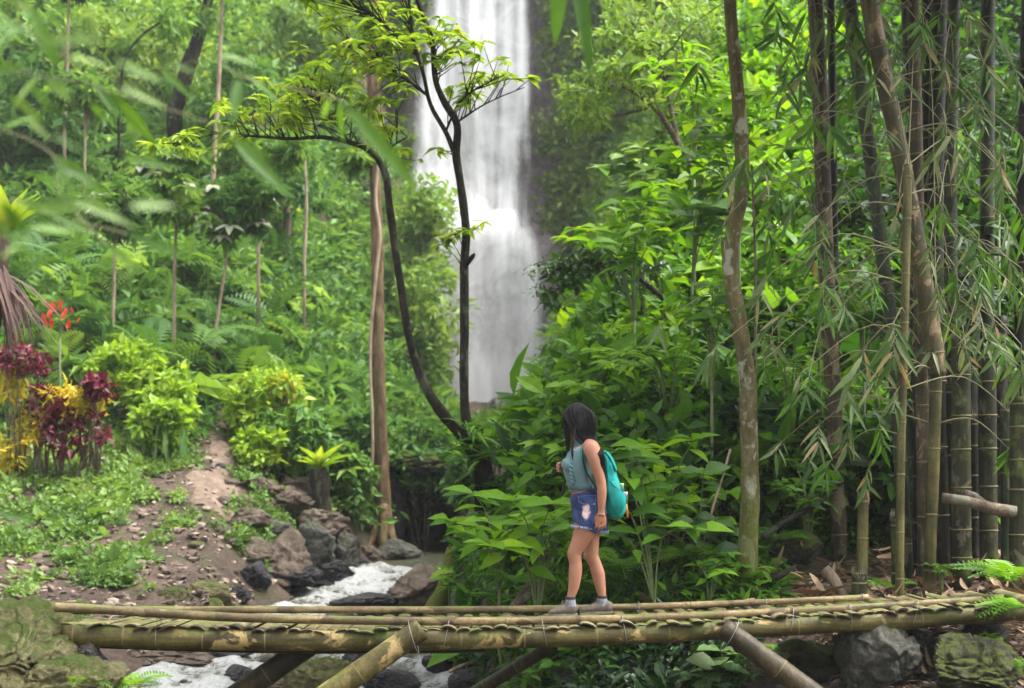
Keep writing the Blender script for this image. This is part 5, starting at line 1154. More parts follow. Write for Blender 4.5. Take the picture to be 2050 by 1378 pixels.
def shrub(label, px, Y, hpx, wpx, nst, nper, me, size, bpy_=None, group=None, name='broadleaf_shrub', stem=0.010, whorl=5, lean=0.0, cat='shrub', droop=0.1):
    """stems fan out of the ground at column px; hpx,wpx spread in photo pixels; leaves are parts"""
    b0 = G(px, Y) if bpy_ is None else at(px, bpy_, Y)
    gz_ = float(H(b0.x, b0.y)) - .05
    o = thing(name, label, cat, Vector((b0.x, b0.y, min(b0.z, gz_))), group); hh = hpx / F * Y; ww = wpx / 2 / F * Y
    if b0.z > gz_ + .1: MB().tube([Vector((b0.x + .1, b0.y + .05, gz_)), b0.lerp(Vector((b0.x, b0.y, gz_)), .5), b0], [stem * 2, stem * 1.7, stem * 1.4], 7).build('stem', K_stem, o)
    for s_ in range(nst):
        a = rnd(0, 6.28); q = math.sqrt(rnd(0.05, 1)); tip = b0 + Vector((ww * q * math.cos(a) + lean * ww, ww * .8 * q * math.sin(a), hh * rnd(.55, 1.0) * (1 - .35 * q)))
        mid = b0.lerp(tip, .55) + Vector((0, 0, hh * .12)) - Vector((ww * .25 * q * math.cos(a), ww * .2 * q * math.sin(a), 0))
        P = [Vector(v) for v in catmull([b0 - Vector((0, 0, .05)), mid, tip], 6)]
        MB().tube(P, [stem * (1 - .7 * i / (len(P) - 1)) for i in range(len(P))], 6).build('stem', K_stem, o)
        for k in range(nper):
            u = .35 + .65 * (k + .5) / nper; i = min(int(u * (len(P) - 1)), len(P) - 2); p_ = P[i].lerp(P[i + 1], u * (len(P) - 1) - i)
            aa = a * 0 + k * 2.4 + rnd(-.4, .4) + s_
            leaf_obj(me, o, p_, (math.cos(aa), math.sin(aa), rnd(-.15, .45) - droop), (rnd(-.35, .35), rnd(-.9, .15), 1), size * rnd(.6, 1.1), wscale=rnd(.8, 1.15))
        for k in range(whorl):
            aa = k * 6.28 / max(whorl, 1) + rnd(-.3, .3); leaf_obj(me, o, P[-1], (math.cos(aa), math.sin(aa), rnd(.05, .55) - droop), (rnd(-.3, .3), rnd(-.8, .1), 1), size * rnd(.6, 1.1))
    return o
# beside and behind the person
shrub('large bright-leaved shrub growing left of the walking person', 1075, 12.6, 330, 330, 9, 6, M_big, .34, 1235)
shrub('leggy shrub with long bright leaves reaching over the stream', 1000, 13.2, 250, 220, 6, 5, M_big, .32, 1180, lean=-.2)
shrub('broad-leaved plant standing just behind the teal backpack', 1310, 12.2, 360, 260, 7, 6, M_bigm, .34, 1200, lean=-.25)
shrub('tall glossy shrub with big leaves above the backpack', 1330, 13.2, 420, 300, 9, 6, M_big, .34, 1200)
shrub('round-leaved plant between the backpack and the mossy trunk', 1400, 12.8, 280, 220, 6, 5, M_roundd, .26, 1200)
shrub('lush bright shrub cresting above the head of the person', 1180, 14.5, 380, 330, 10, 6, M_big, .33, 1150)
shrub('bright shrub leaning toward the foot of the waterfall', 1200, 16, 400, 320, 10, 6, M_lance, .32, 1080, lean=-.3)
shrub('pale big-leaved plant high on the slope left of the mossy trunk', 1385, 16.5, 300, 230, 6, 5, M_round, .38, 560)
shrub('pale broad-leaved plant half hidden high above the walking person', 1290, 18.0, 200, 200, 5, 5, M_round, .34, 440)
shrub('vivid palmate-leaved shrub hanging over the plunge pool edge', 1290, 15.5, 330, 300, 9, 6, M_big, .28, 960, lean=-.3)
shrub('dense mid-green shrub under the drooping dark branch', 1340, 15.2, 300, 260, 9, 7, M_lance, .27, 860)
shrub('leafy shrub directly left of the mossy trunk at mid height', 1425, 14.2, 320, 170, 7, 6, M_bigm, .26, 780)
shrub('bushy shrub between the mossy trunk and the leaning bamboo', 1580, 14.4, 380, 240, 9, 6, M_lance, .26, 900)
shrub('lush large-leaved shrub high between the waterfall and the mossy trunk', 1270, 17, 330, 280, 9, 7, M_big, .36, 640, lean=-.15)
shrub('broad layered shrub on the upper slope behind the mossy trunk', 1480, 15.6, 360, 300, 9, 7, M_big, .33, 470)
shrub('vivid shrub crowding the slope under the leaning yellow-green tree', 1390, 17.5, 330, 260, 8, 7, M_lance, .36, 330)
shrub('leafy shrub wedged between the deep brown culm and the leaning culm', 1730, 14.6, 340, 220, 8, 7, M_bigm, .28, 760)
shrub('tall leafy shrub filling the gap behind the leaning bamboo', 1640, 15.0, 330, 260, 8, 6, M_bigm, .26, 500)
shrub('small-leaved shrub at the foot of the bamboo grove', 1620, 13.6, 260, 220, 8, 8, M_small, .16, 1130)
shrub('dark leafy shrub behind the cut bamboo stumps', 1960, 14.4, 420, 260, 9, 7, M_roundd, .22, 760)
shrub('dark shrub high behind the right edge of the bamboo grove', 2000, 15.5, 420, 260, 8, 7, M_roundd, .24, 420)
shrub('bright low plant with drooping leaves beside the mossy trunk base', 1420, 12.2, 130, 150, 6, 4, M_bigm, .17, 1210)
shrub('low whorled plant growing beneath the bridge near the right brace', 1450, 11.4, 110, 170, 5, 4, M_round, .26, 1400)
shrub('small bright plant on the right bank above the mossy stump', 900, 16.6, 90, 110, 5, 4, M_lance, .26, 1210)
shrub('spindly leafy plant under the bridge left of the grey pointed rock', 1075, 12.2, 130, 130, 5, 4, M_bigm, .18, 1400)
shrub('small leafy plant sprouting among dry leaves by the bamboo feet', 1885, 12.2, 90, 70, 4, 3, M_small, .12, 1185)
shrub('small bright seedling beside the dark stone under the bridge end', 1990, 10.5, 40, 70, 4, 3, M_lance, .10, 1300)
# left slope shrubs: leaves small, foliage joined
def bush(label, px, py, Y, w_, h_, n_, nl, size, mat, tint, name='leafy_bush', T=None, group=None, r=.22):
    o = thing(name, label, 'bush', at(px, py + h_ * .6, Y), group)
    c = crown(o, [(px, py, w_ / 2, h_ / 2, Y, w_ / 2 / F * Y * .7)], int(n_ * 1.6), r * .72, nl, size * .85, T or T_leaf(.5, .2), mat, tint, .25, 'foliage', .8)
    b0 = at(px, py + h_ * .62, Y); b0.z = min(b0.z, float(H(b0.x, b0.y)) - .05)
    for q in c[:5]: MB().tube([b0, b0.lerp(Vector(q), .5) + Vector((rnd(-.08, .08), 0, .05)), Vector(q)], [.02, .014, .006], 6).build('stem', K_mid, o)
    return o
for lab, px, py, Y, w_, h_, n_, tn in (
  ('bright lime shrub above the wine-red bushes', 250, 740, 25.2, 150, 110, 40, .62), ('round lime-green bush on the terrace left of the path', 325, 790, 24.8, 150, 110, 42, .75),
  ('lime shrub spilling toward the lower path bend', 325, 850, 23.8, 110, 90, 30, .7), ('large lime-green bush right of the dirt path', 535, 810, 25.4, 150, 140, 48, .68),
  ('leafy bush between the path and the nest fern', 590, 880, 25, 150, 120, 44, .6), ('dense grey-green bush at the head of the path', 360, 690, 30.6, 190, 110, 46, .35),
  ('broad dull green bush beyond the path bend', 490, 715, 30.6, 180, 90, 46, .35), ('small lime bush at the bank edge near the path foot', 520, 895, 24.6, 100, 60, 24, .62),
  ('leafy bush covering the bank beside the brown trunk', 690, 960, 26.4, 110, 130, 40, .5), ('spreading bush below the brown trunk above the cave', 830, 900, 29.5, 130, 110, 46, .45),
  ('hanging bush over the dark cave mouth', 850, 938, 28.2, 170, 66, 44, .4), ('dark green bush on the bank right of the cave', 945, 960, 22, 90, 90, 34, .42), ('low bush on the rise behind the forked tree base', 985, 900, 24, 110, 60, 34, .5), ('green bush at the left of the brown trunk foot', 720, 880, 27.8, 110, 110, 40, .45)):
    bush(lab, px, py, Y, w_, h_, n_, 40, .13, L_yel if tn > .61 else L_left, tn if tn < .61 else .5)
def clump(label, px, py, Y, w_, h_, nst, nper, me, size, name, cat='shrub', group=None):
    return shrub(label, px, Y, h_, w_, nst, nper, me, size, py + h_ / 2, group, name, .012, 6, 0, cat, 0.0)
for lab, px, py, w_, h_ in (('golden croton bush at the far left below the dead fern', 15, 770, 60, 70), ('golden croton with drooping leaves beside the wine-red shrub', 65, 860, 60, 70), ('pale yellow croton above the largest wine-red shrub', 120, 800, 70, 60), ('yellow croton bush at the lower left bank edge', 15, 920, 70, 90), ('yellow croton to the right of the wine-red shrubs', 175, 805, 50, 50), ('small orange-yellow croton on the right of the path', 567, 775, 28, 30)):
    bush(lab, px, py, 22.5 if px < 300 else 25.2, w_ * 1.05, h_ * .9, 14, 16, .17, L_crot, .55, 'croton_bush', T_leaf(.26, .15))
for lab, px, py, w_, h_ in (('wine-red shrub under the dead fern fronds', 40, 725, 90, 70), ('dark wine-red shrub among the yellow crotons', 90, 815, 70, 80), ('largest wine-red shrub spreading above the ground cover', 150, 865, 130, 80), ('small wine-red shrub behind the pale croton', 195, 775, 40, 40)):
    bush(lab, px, py, 22.4, w_ * 1.1, h_ * 1.0, 19, 20, .12, L_wine, .5, 'wine_red_shrub', T_leaf(.45, .15))
o = clump('shrub with scarlet flower spikes on the left hillside', 120, 640, 24.5, 80, 70, 7, 5, M_small, .16, 'flowering_shrub')
for k in range(24): leaf_obj(M_flow, o, at(120 + rnd(-35, 35), 640 + rnd(-28, 20), 24.3), (rnd(-.5, .5), rnd(-.5, .5), 1), (0, -1, .2), rnd(.1, .2), 'petal')
# reedy upright leaves on the terrace
o = thing('reed_clump', 'clump of upright sword-like leaves on the left terrace', 'plant', at(335, 915, 23.6)); ms = lmesh('sword_leaf', T_leaf(.07, .1, .02), O_pale)
for k in range(26): leaf_obj(ms, o, at(335 + rnd(-50, 45), 918 + rnd(-8, 8), 23.6 + rnd(-.2, .2)), (rnd(-.12, .12), rnd(-.1, .1), 1), (0, -1, 0), rnd(.35, .7))
# nest ferns
def nest_fern(label, px, py, Y, n_, size, sp=0.9):
    o = thing('nest_fern', label, 'fern', at(px, py, Y))
    for k in range(n_):
        a = k * 6.28 / n_ + rnd(-.2, .2); leaf_obj(M_nest, o, at(px, py, Y), (math.cos(a) * sp, math.sin(a) * sp, rnd(.7, 1.6)), (-math.cos(a), -math.sin(a), .6), size * rnd(.7, 1.1), 'frond')
    return o
nest_fern('bright yellow-green nest fern sitting on the dark stump', 640, 942, 24.4, 16, .62)
o = thing('dead_stump', 'dark rotting stump beneath the bright nest fern', 'stump', at(642, 1010, 24.4)); trunk(o, [(645, 1040, 24.4, 22), (642, 1000, 24.4, 18), (640, 960, 24.4, 17), (639, 938, 24.4, 15)], K_dark, 'trunk', 12, .5)
K_fib = plain('dead_frond', (0.085, 0.05, 0.042), 0.9)
o = nest_fern('nest fern with upright bright fronds on a pale trunk at the left edge', 12, 480, 14, 15, .62, .55)
mdf = lmesh('dead_frond', T_leaf(.05, .55, .01), K_fib)
for k in range(80):
    a = rnd(-.9, .9); leaf_obj(mdf, o, at(-6 + rnd(-14, 14), 545 + rnd(-18, 22), 14 + rnd(-.1, .1)), (math.cos(a) * rnd(.3, 1), math.sin(a), -rnd(.15, 1.4)), (0, -.4, 1), rnd(.45, .85), 'dead_frond')
trunk(o, [(-90, 900, 14.4, 20), (-45, 700, 14.3, 17), (-4, 560, 14.1, 15), (12, 470, 14, 12)], K_mid, 'trunk', 10, .2)
# ferns
def fern(label, px, py, Y, n_, size, me, arc=6.28, a0=0.0, up=.5):
    o = thing('fern', label, 'fern', at(px, py, Y))
    for k in range(n_): a = a0 + arc * k / n_ + rnd(-.2, .2); leaf_obj(me, o, at(px + rnd(-6, 6), py, Y), (math.cos(a), math.sin(a) * .8, rnd(.15, .9) * up * 1.4), (rnd(-.2, .2), -.35, 1), size * rnd(.7, 1.1), 'frond')
    return o
fern('small bright fern sprouting on the olive boulder under the bridge', 165, 1362, 9.35, 9, .22, M_fern)
fern('light green fern hanging beside the white rapids under the bridge', 262, 1372, 9.7, 9, .26, M_fern)
fern('feathery fern arching over the right end of the bridge', 2020, 1165, 10.9, 9, .42, M_fernd, 3.4, 1.8, .7)
fern('drooping fern hanging beside the right end of the front beam', 2040, 1215, 10.3, 7, .38, M_fernd, 3.0, 1.8, .3)
fern('fern low in the right corner beside the mossy boulder', 2048, 1330, 9.9, 6, .25, M_fernd, 3.0, 1.8, .3)
fern('dark fern growing behind the walking person', 1240, 1130, 12.4, 9, .4, M_fernd)
fern('fern spreading at the foot of the slope right of the backpack', 1370, 1110, 12.9, 10, .45, M_fernd)
fern('fern under the bridge beside the right brace', 1545, 1310, 11.3, 8, .3, M_fernd)
fern('small fern at the foot of the short bamboo stump', 1775, 1175, 12.2, 7, .25, M_fern)
fern('fern tuft rooted on the shaded slope near the mossy trunk', 1560, 1080, 13.2, 9, .4, M_fernd)
fern('fern at the stream edge below the bright-leaved shrub', 1030, 1165, 13.0, 9, .4, M_fernd)

# ------------------------------------------------------------ bamboo grove
BC = {'mot': bamboomat('grove_mottled', [(0.04, 0.04, 0.014), (0.105, 0.09, 0.038), (0.19, 0.145, 0.07)], (0.28, 0.20, 0.115), .2, 'Z'),
      'dark': bamboomat('grove_dark', [(0.007, 0.008, 0.005), (0.017, 0.017, 0.011), (0.036, 0.034, 0.02)], (0.05, 0.042, 0.028), .15, 'Z'),
      'red': bamboomat('grove_brown', [(0.026, 0.019, 0.009), (0.068, 0.05, 0.025), (0.13, 0.10, 0.052)], (0.18, 0.145, 0.085), .1, 'Z'),
      'green': bamboomat('grove_green', [(0.015, 0.026, 0.012), (0.035, 0.055, 0.025), (0.07, 0.09, 0.045)], (0.10, 0.085, 0.05), .2, 'Z'),
      'olive': bamboomat('grove_olive', [(0.05, 0.048, 0.014), (0.11, 0.10, 0.032), (0.19, 0.165, 0.06)], None, .2, 'Z'),
      'moss': bamboomat('grove_mossy', [(0.014, 0.016, 0.007), (0.036, 0.038, 0.015), (0.07, 0.064, 0.027)], (0.11, 0.10, 0.066), .7, 'Z')}
M_bl = lmesh('bamboo_leaf', T_leaf(0.15, 0.22, 0.03, 0.35), O_bam)
M_blg = lmesh('bamboo_leaf_green', T_leaf(0.17, 0.25, 0.03, 0.35), O_mid)
K_twig = plain('bamboo_twig', (0.20, 0.19, 0.09), 0.6)
def culm(label, pts, w_, key, step=.42, name='bamboo_culm', jag=False):
    p, r = path3([(a, b_, c, w_ / 2) for a, b_, c in pts], 10)
    if pts[-1][1] > 1000: p.append(Vector((p[-1].x, p[-1].y, min(p[-1].z - .02, float(H(p[-1].x, p[-1].y)) - .12)))); r.append(r[-1])
    o = thing(name, label, 'bamboo', p[-1] if p[-1].z < p[0].z else p[0]); L = sum((p[i + 1] - p[i]).length for i in range(len(p) - 1)); k = max(int(L / step), 1)
    nd = [(i + .35 + rnd(-.08, .08)) / k for i in range(k)]; R0 = sum(r) / len(r)
    ringed_tube(p, lambda u: R0, [], 16).build('culm', BC[key], o); add_nodes(o, p, lambda u: R0, nd, B_node, .008, 1.09, 16)
    if jag:
        mb = MB()
        for i in range(14): a = 6.28 * i / 14; c0 = p[0] + Vector((math.cos(a) * R0 * .9, math.sin(a) * R0 * .9, -.02)); mb.tube([c0, c0 + Vector((rnd(-.01, .01), rnd(-.01, .01), rnd(.03, .12)))], [.008, .002], 5)
        mb.build('splintered_rim', K_mid, o)
    return o, p
grove = {}
for key, lab, pts, w_, mk in (
  ('A', 'thick leaning bamboo culm, mottled brown and green, snapped near its foot', [(1728, -140, 12.2), (1740, 0, 12.2), (1775, 180, 12.2), (1806, 330, 12.2), (1836, 490, 12.2), (1862, 640, 12.2), (1877, 750, 12.2)], 36, 'mot'),
  ('A2', 'tan bamboo culm standing beneath the snapped leaning culm', [(1874, 745, 12.25), (1870, 900, 12.25), (1864, 1050, 12.25), (1860, 1180, 12.25)], 24, 'olive'),
  ('B', 'reddish brown bamboo culm rising behind the leaning culm', [(1822, -140, 12.8), (1832, 150, 12.8), (1838, 450, 12.8), (1846, 800, 12.8), (1850, 1150, 12.8)], 25, 'red'),
  ('C', 'dark thick bamboo culm at the middle of the grove', [(1884, -140, 13.0), (1876, 200, 13.0), (1874, 600, 13.0), (1890, 1140, 13.0)], 32, 'dark'),
  ('D', 'dark culm pressed close beside the reddish brown culm', [(1862, -140, 13.2), (1856, 300, 13.2), (1850, 700, 13.2), (1836, 1140, 13.2)], 28, 'dark'),
  ('E', 'dark green culm leaning toward the mossy tree at its top', [(1686, -140, 13.1), (1712, 100, 13.1), (1740, 300, 13.1), (1765, 500, 13.1), (1788, 700, 13.1), (1815, 1130, 13.1)], 27, 'green'),
  ('F', 'shadowy brown culm deep behind the leafy sprays', [(1625, -140, 14), (1640, 150, 14), (1652, 480, 14), (1668, 800, 14), (1680, 1080, 14)], 32, 'red'),
  ('F2', 'slim shadowed culm beside the deep brown culm', [(1660, -140, 14.2), (1668, 300, 14.2), (1676, 1080, 14.2)], 16, 'dark'),
  ('G', 'thin straight olive pole in front of the grove', [(1818, 330, 11.95), (1812, 600, 11.95), (1804, 900, 11.95), (1801, 1175, 11.95)], 17, 'olive'),
  ('Q', 'dark culm half hidden right of the thick middle culm', [(1915, -140, 13.6), (1905, 400, 13.6), (1912, 1120, 13.6)], 22, 'green')):
    grove[key] = culm(lab, pts, w_, mk)
for lab, pts, w_, mk in (
  ('tall cut bamboo stump with fibrous brown top', [(1924, 680, 12.6), (1924, 900, 12.6), (1926, 1130, 12.6)], 38, 'moss'),
  ('thick cut bamboo stump with splintered top beside a tilted log', [(1976, 705, 12.75), (1977, 900, 12.75), (1980, 1150, 12.75)], 36, 'moss'),
  ('narrow green cut stump left of the lichen-spotted stump', [(2014, 812, 12.5), (2014, 950, 12.5), (2015, 1150, 12.5)], 22, 'green'),
  ('thick cut stump spotted with pale lichen at the grove edge', [(2042, 795, 12.1), (2042, 950, 12.1), (2040, 1150, 12.1)], 40, 'moss'),
  ('slim dark cut stump between the two fibrous stumps', [(1950, 840, 13.1), (1951, 950, 13.1), (1953, 1140, 13.1)], 22, 'dark'),
  ('dark cut stump behind the tan standing culm', [(1900, 770, 13.0), (1902, 950, 13.0), (1904, 1140, 13.0)], 26, 'dark'),
  ('short grey-green bamboo stump standing alone left of the thin pole', [(1728, 992, 12.3), (1727, 1080, 12.3), (1726, 1185, 12.3)], 22, 'olive'),
  ('knee-high rotten bamboo stump behind the far rail end', [(1720, 1148, 12.0), (1720, 1175, 12.0), (1720, 1225, 12.0)], 31, 'moss'),
  ('stubby mossy stump beside the thin olive pole', [(1795, 1040, 12.2), (1797, 1100, 12.2), (1797, 1190, 12.2)], 26, 'moss')):
    culm(lab, pts, w_, mk, .3, 'bamboo_stump', True)
for k in range(14):
    px = 1825 + 17 * k + rnd(-8, 8); Yb = 13.3 + rnd(0, 1.2); tp = rnd(-140, -60) if k % 4 == 1 else rnd(560, 950)
    o_, _ = culm('dark shaded bamboo culm packed at the back of the grove', [(px + rnd(-25, 25), tp, Yb), (px + rnd(-8, 8), (tp + 1130) / 2, Yb), (px, 1130, Yb)], rnd(20, 32), 'dark' if k % 3 else 'green', .4); o_['group'] = 'culms at the back of the bamboo grove'
# sprays of hanging bamboo leaves; each belongs to the culm it grows from
def spray(key, px, py, Y, n_, L, fan=1.1, frm=None, me=M_bl, dirx=0.0):
    o, p = grove[key]; tip = at(px, py, Y)
    if frm is None: src = min(p, key=lambda q: (q - tip).length + .5 * abs(q.z - tip.z - .25))
    else: src = at(*frm)
    mid = src.lerp(tip, .5) + Vector((0, -.05, .18 * (tip - src).length + .03))
    MB().tube([Vector(v) for v in catmull([src, mid, tip], 5)], [.006] * 5 + [.004] * 5 + [.0025], 5, False).build('branch', K_twig, o)
    # leaves alternate along the drooping end of the twig, the last ones fan out
    hang = Vector((math.sin(dirx) * .6 + rnd(-.3, .3), rnd(-.5, .2), -rnd(.3, .9))).normalized(); tw = L * rnd(.5, 1.0); end = tip + hang * tw
    MB().tube([tip, tip.lerp(end, .5) + Vector((0, 0, .02)), end], [.0025, .002, .001], 4, False).build('twig', K_twig, o)
    for k in range(n_):
        u = (k + rnd(0, 1)) / n_; p_ = tip.lerp(end, min(u * 1.15, 1)); a = (1 if k % 2 else -1) * rnd(.25, fan) * (1 if u < .8 else .6)
        d = hang * math.cos(a) + Vector((math.sin(a), rnd(-.45, .45), 0)) + Vector((0, 0, -.35))
        leaf_obj(me, o, p_, d, (rnd(-.4, .4), -1 + rnd(-.2, .5), rnd(-.1, .7)), L * rnd(.55, 1.15), wscale=rnd(.6, 1.15))
SP = [('A', 1500, 310, 11.9, 9, .27), ('A', 1645, 232, 12.0, 9, .3), ('F', 1592, 95, 12.3, 6, .22), ('F', 1578, 140, 12.2, 5, .3), ('A', 1836, 40, 11.9, 6, .24), ('A', 1800, 390, 11.9, 6, .26), ('F', 1610, 20, 12.5, 9, .34), ('E', 1560, 60, 12.2, 6, .28),
      ('E', 1700, 70, 12.4, 6, .3), ('B', 1850, 50, 12.3, 7, .3), ('B', 1920, 150, 12.6, 5, .3), ('C', 1985, 60, 12.5, 6, .28), ('C', 1960, 180, 12.4, 5, .35), ('C', 1940, 310, 12.6, 7, .26), ('Q', 2000, 330, 12.6, 8, .26),
      ('G', 1545, 545, 11.9, 8, .28), ('G', 1650, 560, 11.9, 10, .3), ('G', 1690, 605, 11.9, 9, .26), ('G', 1565, 630, 11.8, 6, .28), ('G', 1745, 560, 11.9, 8, .22), ('G', 1790, 645, 11.75, 15, .34), ('G', 1735, 690, 11.9, 9, .3),
      ('E', 1650, 430, 12.3, 7, .24), ('E', 1640, 470, 12.4, 9, .28), ('F', 1590, 400, 12.6, 7, .28), ('F', 1560, 480, 12.5, 8, .28), ('E', 1690, 350, 12.5, 6, .24), ('A', 1790, 430, 12.0, 9, .26), ('C', 1960, 470, 12.4, 7, .25), ('C', 1955, 560, 12.4, 9, .28),
      ('A2', 1690, 770, 12.0, 8, .26), ('G', 1600, 780, 12.1, 9, .24), ('G', 1700, 840, 12.0, 10, .26), ('G', 1640, 850, 12.2, 9, .24), ('G', 1760, 840, 11.9, 8, .24), ('A2', 1790, 790, 11.9, 6, .2), ('G', 1570, 880, 12.3, 8, .24), ('G', 1665, 920, 12.2, 9, .24), ('G', 1740, 930, 12.1, 8, .22), ('E', 1440, 690, 12.0, 10, .28), ('E', 1530, 720, 12.2, 7, .24), ('C', 2045, 690, 11.9, 9, .34), ('C', 1990, 640, 12.4, 8, .24), ('F', 1400, 120, 12.2, 6, .26), ('F', 1370, 60, 12.2, 4, .26), ('E', 1330, 640, 12.3, 4, .26), ('F', 1480, 300, 12.2, 6, .22), ('F', 1460, 430, 12.1, 7, .24), ('E', 1620, 130, 12.6, 8, .3), ('A', 1720, 160, 12.4, 6, .3), ('A', 1890, 250, 12.2, 5, .3), ('B', 1760, 20, 12.2, 9, .3), ('B', 1690, 10, 12.4, 9, .3), ('C', 1930, 20, 12.4, 8, .28), ('Q', 2030, 130, 12.4, 8, .28), ('Q', 2040, 420, 12.4, 9, .28), ('Q', 2020, 520, 12.5, 8, .26)]
for k in range(46):
    kk = ['A', 'B', 'C', 'E', 'F', 'G', 'Q', 'A2'][k % 8]; SP.append((kk, rnd(1500, 2060), rnd(0, 950) if kk in 'GA2' else rnd(0, 800), rnd(11.8, 13.2), int(rnd(5, 10)), rnd(.18, .3)))
for k in range(34):
    kk = ['C', 'Q', 'B', 'D'][k % 4]; SP.append((kk, rnd(1840, 2065), rnd(-10, 720), rnd(11.9, 13.0), int(rnd(6, 11)), rnd(.2, .32)))
for i, s_ in enumerate(SP):
    dx = -.35 if s_[1] < 1600 else (.25 if s_[1] > 1900 else 0); spray(*s_[:6], dirx=dx + rnd(-.2, .2), me=M_blg if i % 3 == 1 else M_bl)
# leafy tops of the tall culms, above the picture: they shade the grove
for key, cx_, Yc in (('A', 1700, 11.8), ('B', 1820, 12.6), ('C', 1900, 13), ('E', 1600, 13), ('F', 1560, 14), ('Q', 2000, 13.5), ('D', 1860, 13.5)):
    crown(grove[key][0], [(cx_, -480, 480, 330, Yc, 2.2)], 60, .6, 60, .24, T_leaf(.17, .25, .03, .35), L_bam, .5, name='leafy_top')
# ------------------------------------------------------------ out-of-focus bamboo near the lens
fb_ = thing('bamboo_branch', 'out-of-focus bamboo branch hanging close to the lens over the left hillside', 'bamboo', at(-150, 100, 3.6))
M_fl = lmesh('front_leaf', T_leaf(0.16, 0.12, 0.03, 0.35), O_front)
def front_leaf(o, a, b_, wf=1.0, dY=0.0, Y=3.5):
    p = at(*a, Y); q = at(*b_, Y + dY); d = q - p; leaf_obj(M_fl, o, p, d, (rnd(-.3, .3), -1, rnd(.0, .6)), d.length, wscale=wf)
for a, b_, wf in (((185, 165), (250, 245), 1), ((235, 200), (318, 300), 1.1), ((215, 185), (300, 258), 1.2), ((240, 175), (345, 215), .8), ((80, 150), (20, 215), 1.2), ((60, 165), (108, 228), 1), ((90, 160), (150, 208), 1.1), ((0, 75), (62, 48), 1.3), ((30, 0), (92, 42), 1.3), ((60, 10), (130, 150), 1), ((40, 60), (-5, 95), 1.2), ((75, 85), (132, 145), 1.1), ((130, 115), (242, 130), .8), ((320, 135), (386, 196), 1), ((330, 150), (346, 198), 1.1), ((340, 130), (402, 145), .9), ((440, 110), (522, 126), .8), ((480, 155), (465, 246), 1.3), ((490, 150), (572, 206), .9), ((436, 255), (440, 312), 1.1), ((425, 250), (400, 286), 1), ((465, 278), (592, 396), 1.0), ((470, 275), (560, 330), .6), ((690, 208), (852, 392), .95), ((680, 200), (683, 292), 1), ((662, 195), (640, 246), 1), ((110, 310), (232, 402), 1), ((100, 330), (202, 362), .9), ((115, 330), (150, 398), 1.1), ((0, 262), (82, 222), 1), ((30, 400), (132, 432), .9), ((120, 390), (282, 452), .8), ((255, 468), (382, 512), .9), ((215, 490), (286, 546), 1), ((0, 400), (62, 482), 1.1), ((-10, 1025), (78, 1046), 1), ((20, 190), (90, 250), 1), ((-20, 140), (60, 130), 1), ((150, 60), (205, 110), 1), ((-10, 20), (50, 70), 1.2), ((640, 140), (700, 165), .9), ((0, 520), (60, 470), .8), ((100, 430), (200, 470), .9)):
    front_leaf(fb_, a, b_, wf, rnd(-.05, .1), rnd(2.4, 3.7))
for k in range(22):
    a = (rnd(-20, 260), rnd(-20, 480)); an = rnd(-.3, 1.3); l_ = rnd(50, 110); front_leaf(fb_, a, (a[0] + l_ * math.cos(an), a[1] + l_ * math.sin(an)), rnd(.8, 1.2), rnd(-.05, .1), rnd(2.0, 3.0))
for pts in ([(-150, 100), (60, 150), (185, 168), (230, 185), (330, 140), (440, 112)], [(-150, 60), (20, 40), (75, 85), (130, 115)], [(-150, 280), (0, 262), (110, 315), (120, 390), (215, 490)], [(230, 185), (430, 250), (470, 276)], [(440, 112), (480, 152), (650, 192), (690, 206)], [(-150, 420), (0, 400), (100, 430), (255, 468)], [(-150, 1010), (-10, 1025)]):
    MB().tube([Vector(v) for v in catmull([at(a, b_, 3.6) for a, b_ in pts], 6)], .0016, 5).build('twig', K_twig, fb_)
o = thing('bamboo_branch', 'two blurred bamboo leaves hanging in front of the waterfall top', 'bamboo', at(1140, -100, 4.6))
front_leaf(o, (1125, -60), (1108, 92), 1.5, .02, 4.6); front_leaf(o, (1152, -60), (1188, 155), .95, .02, 4.6); front_leaf(o, (1190, -50), (1212, 24), 1, .02, 4.6)
MB().tube([at(1000, -120, 4.7), at(1100, -80, 4.6), at(1200, -55, 4.6)], .003, 5).build('twig', K_twig, o)
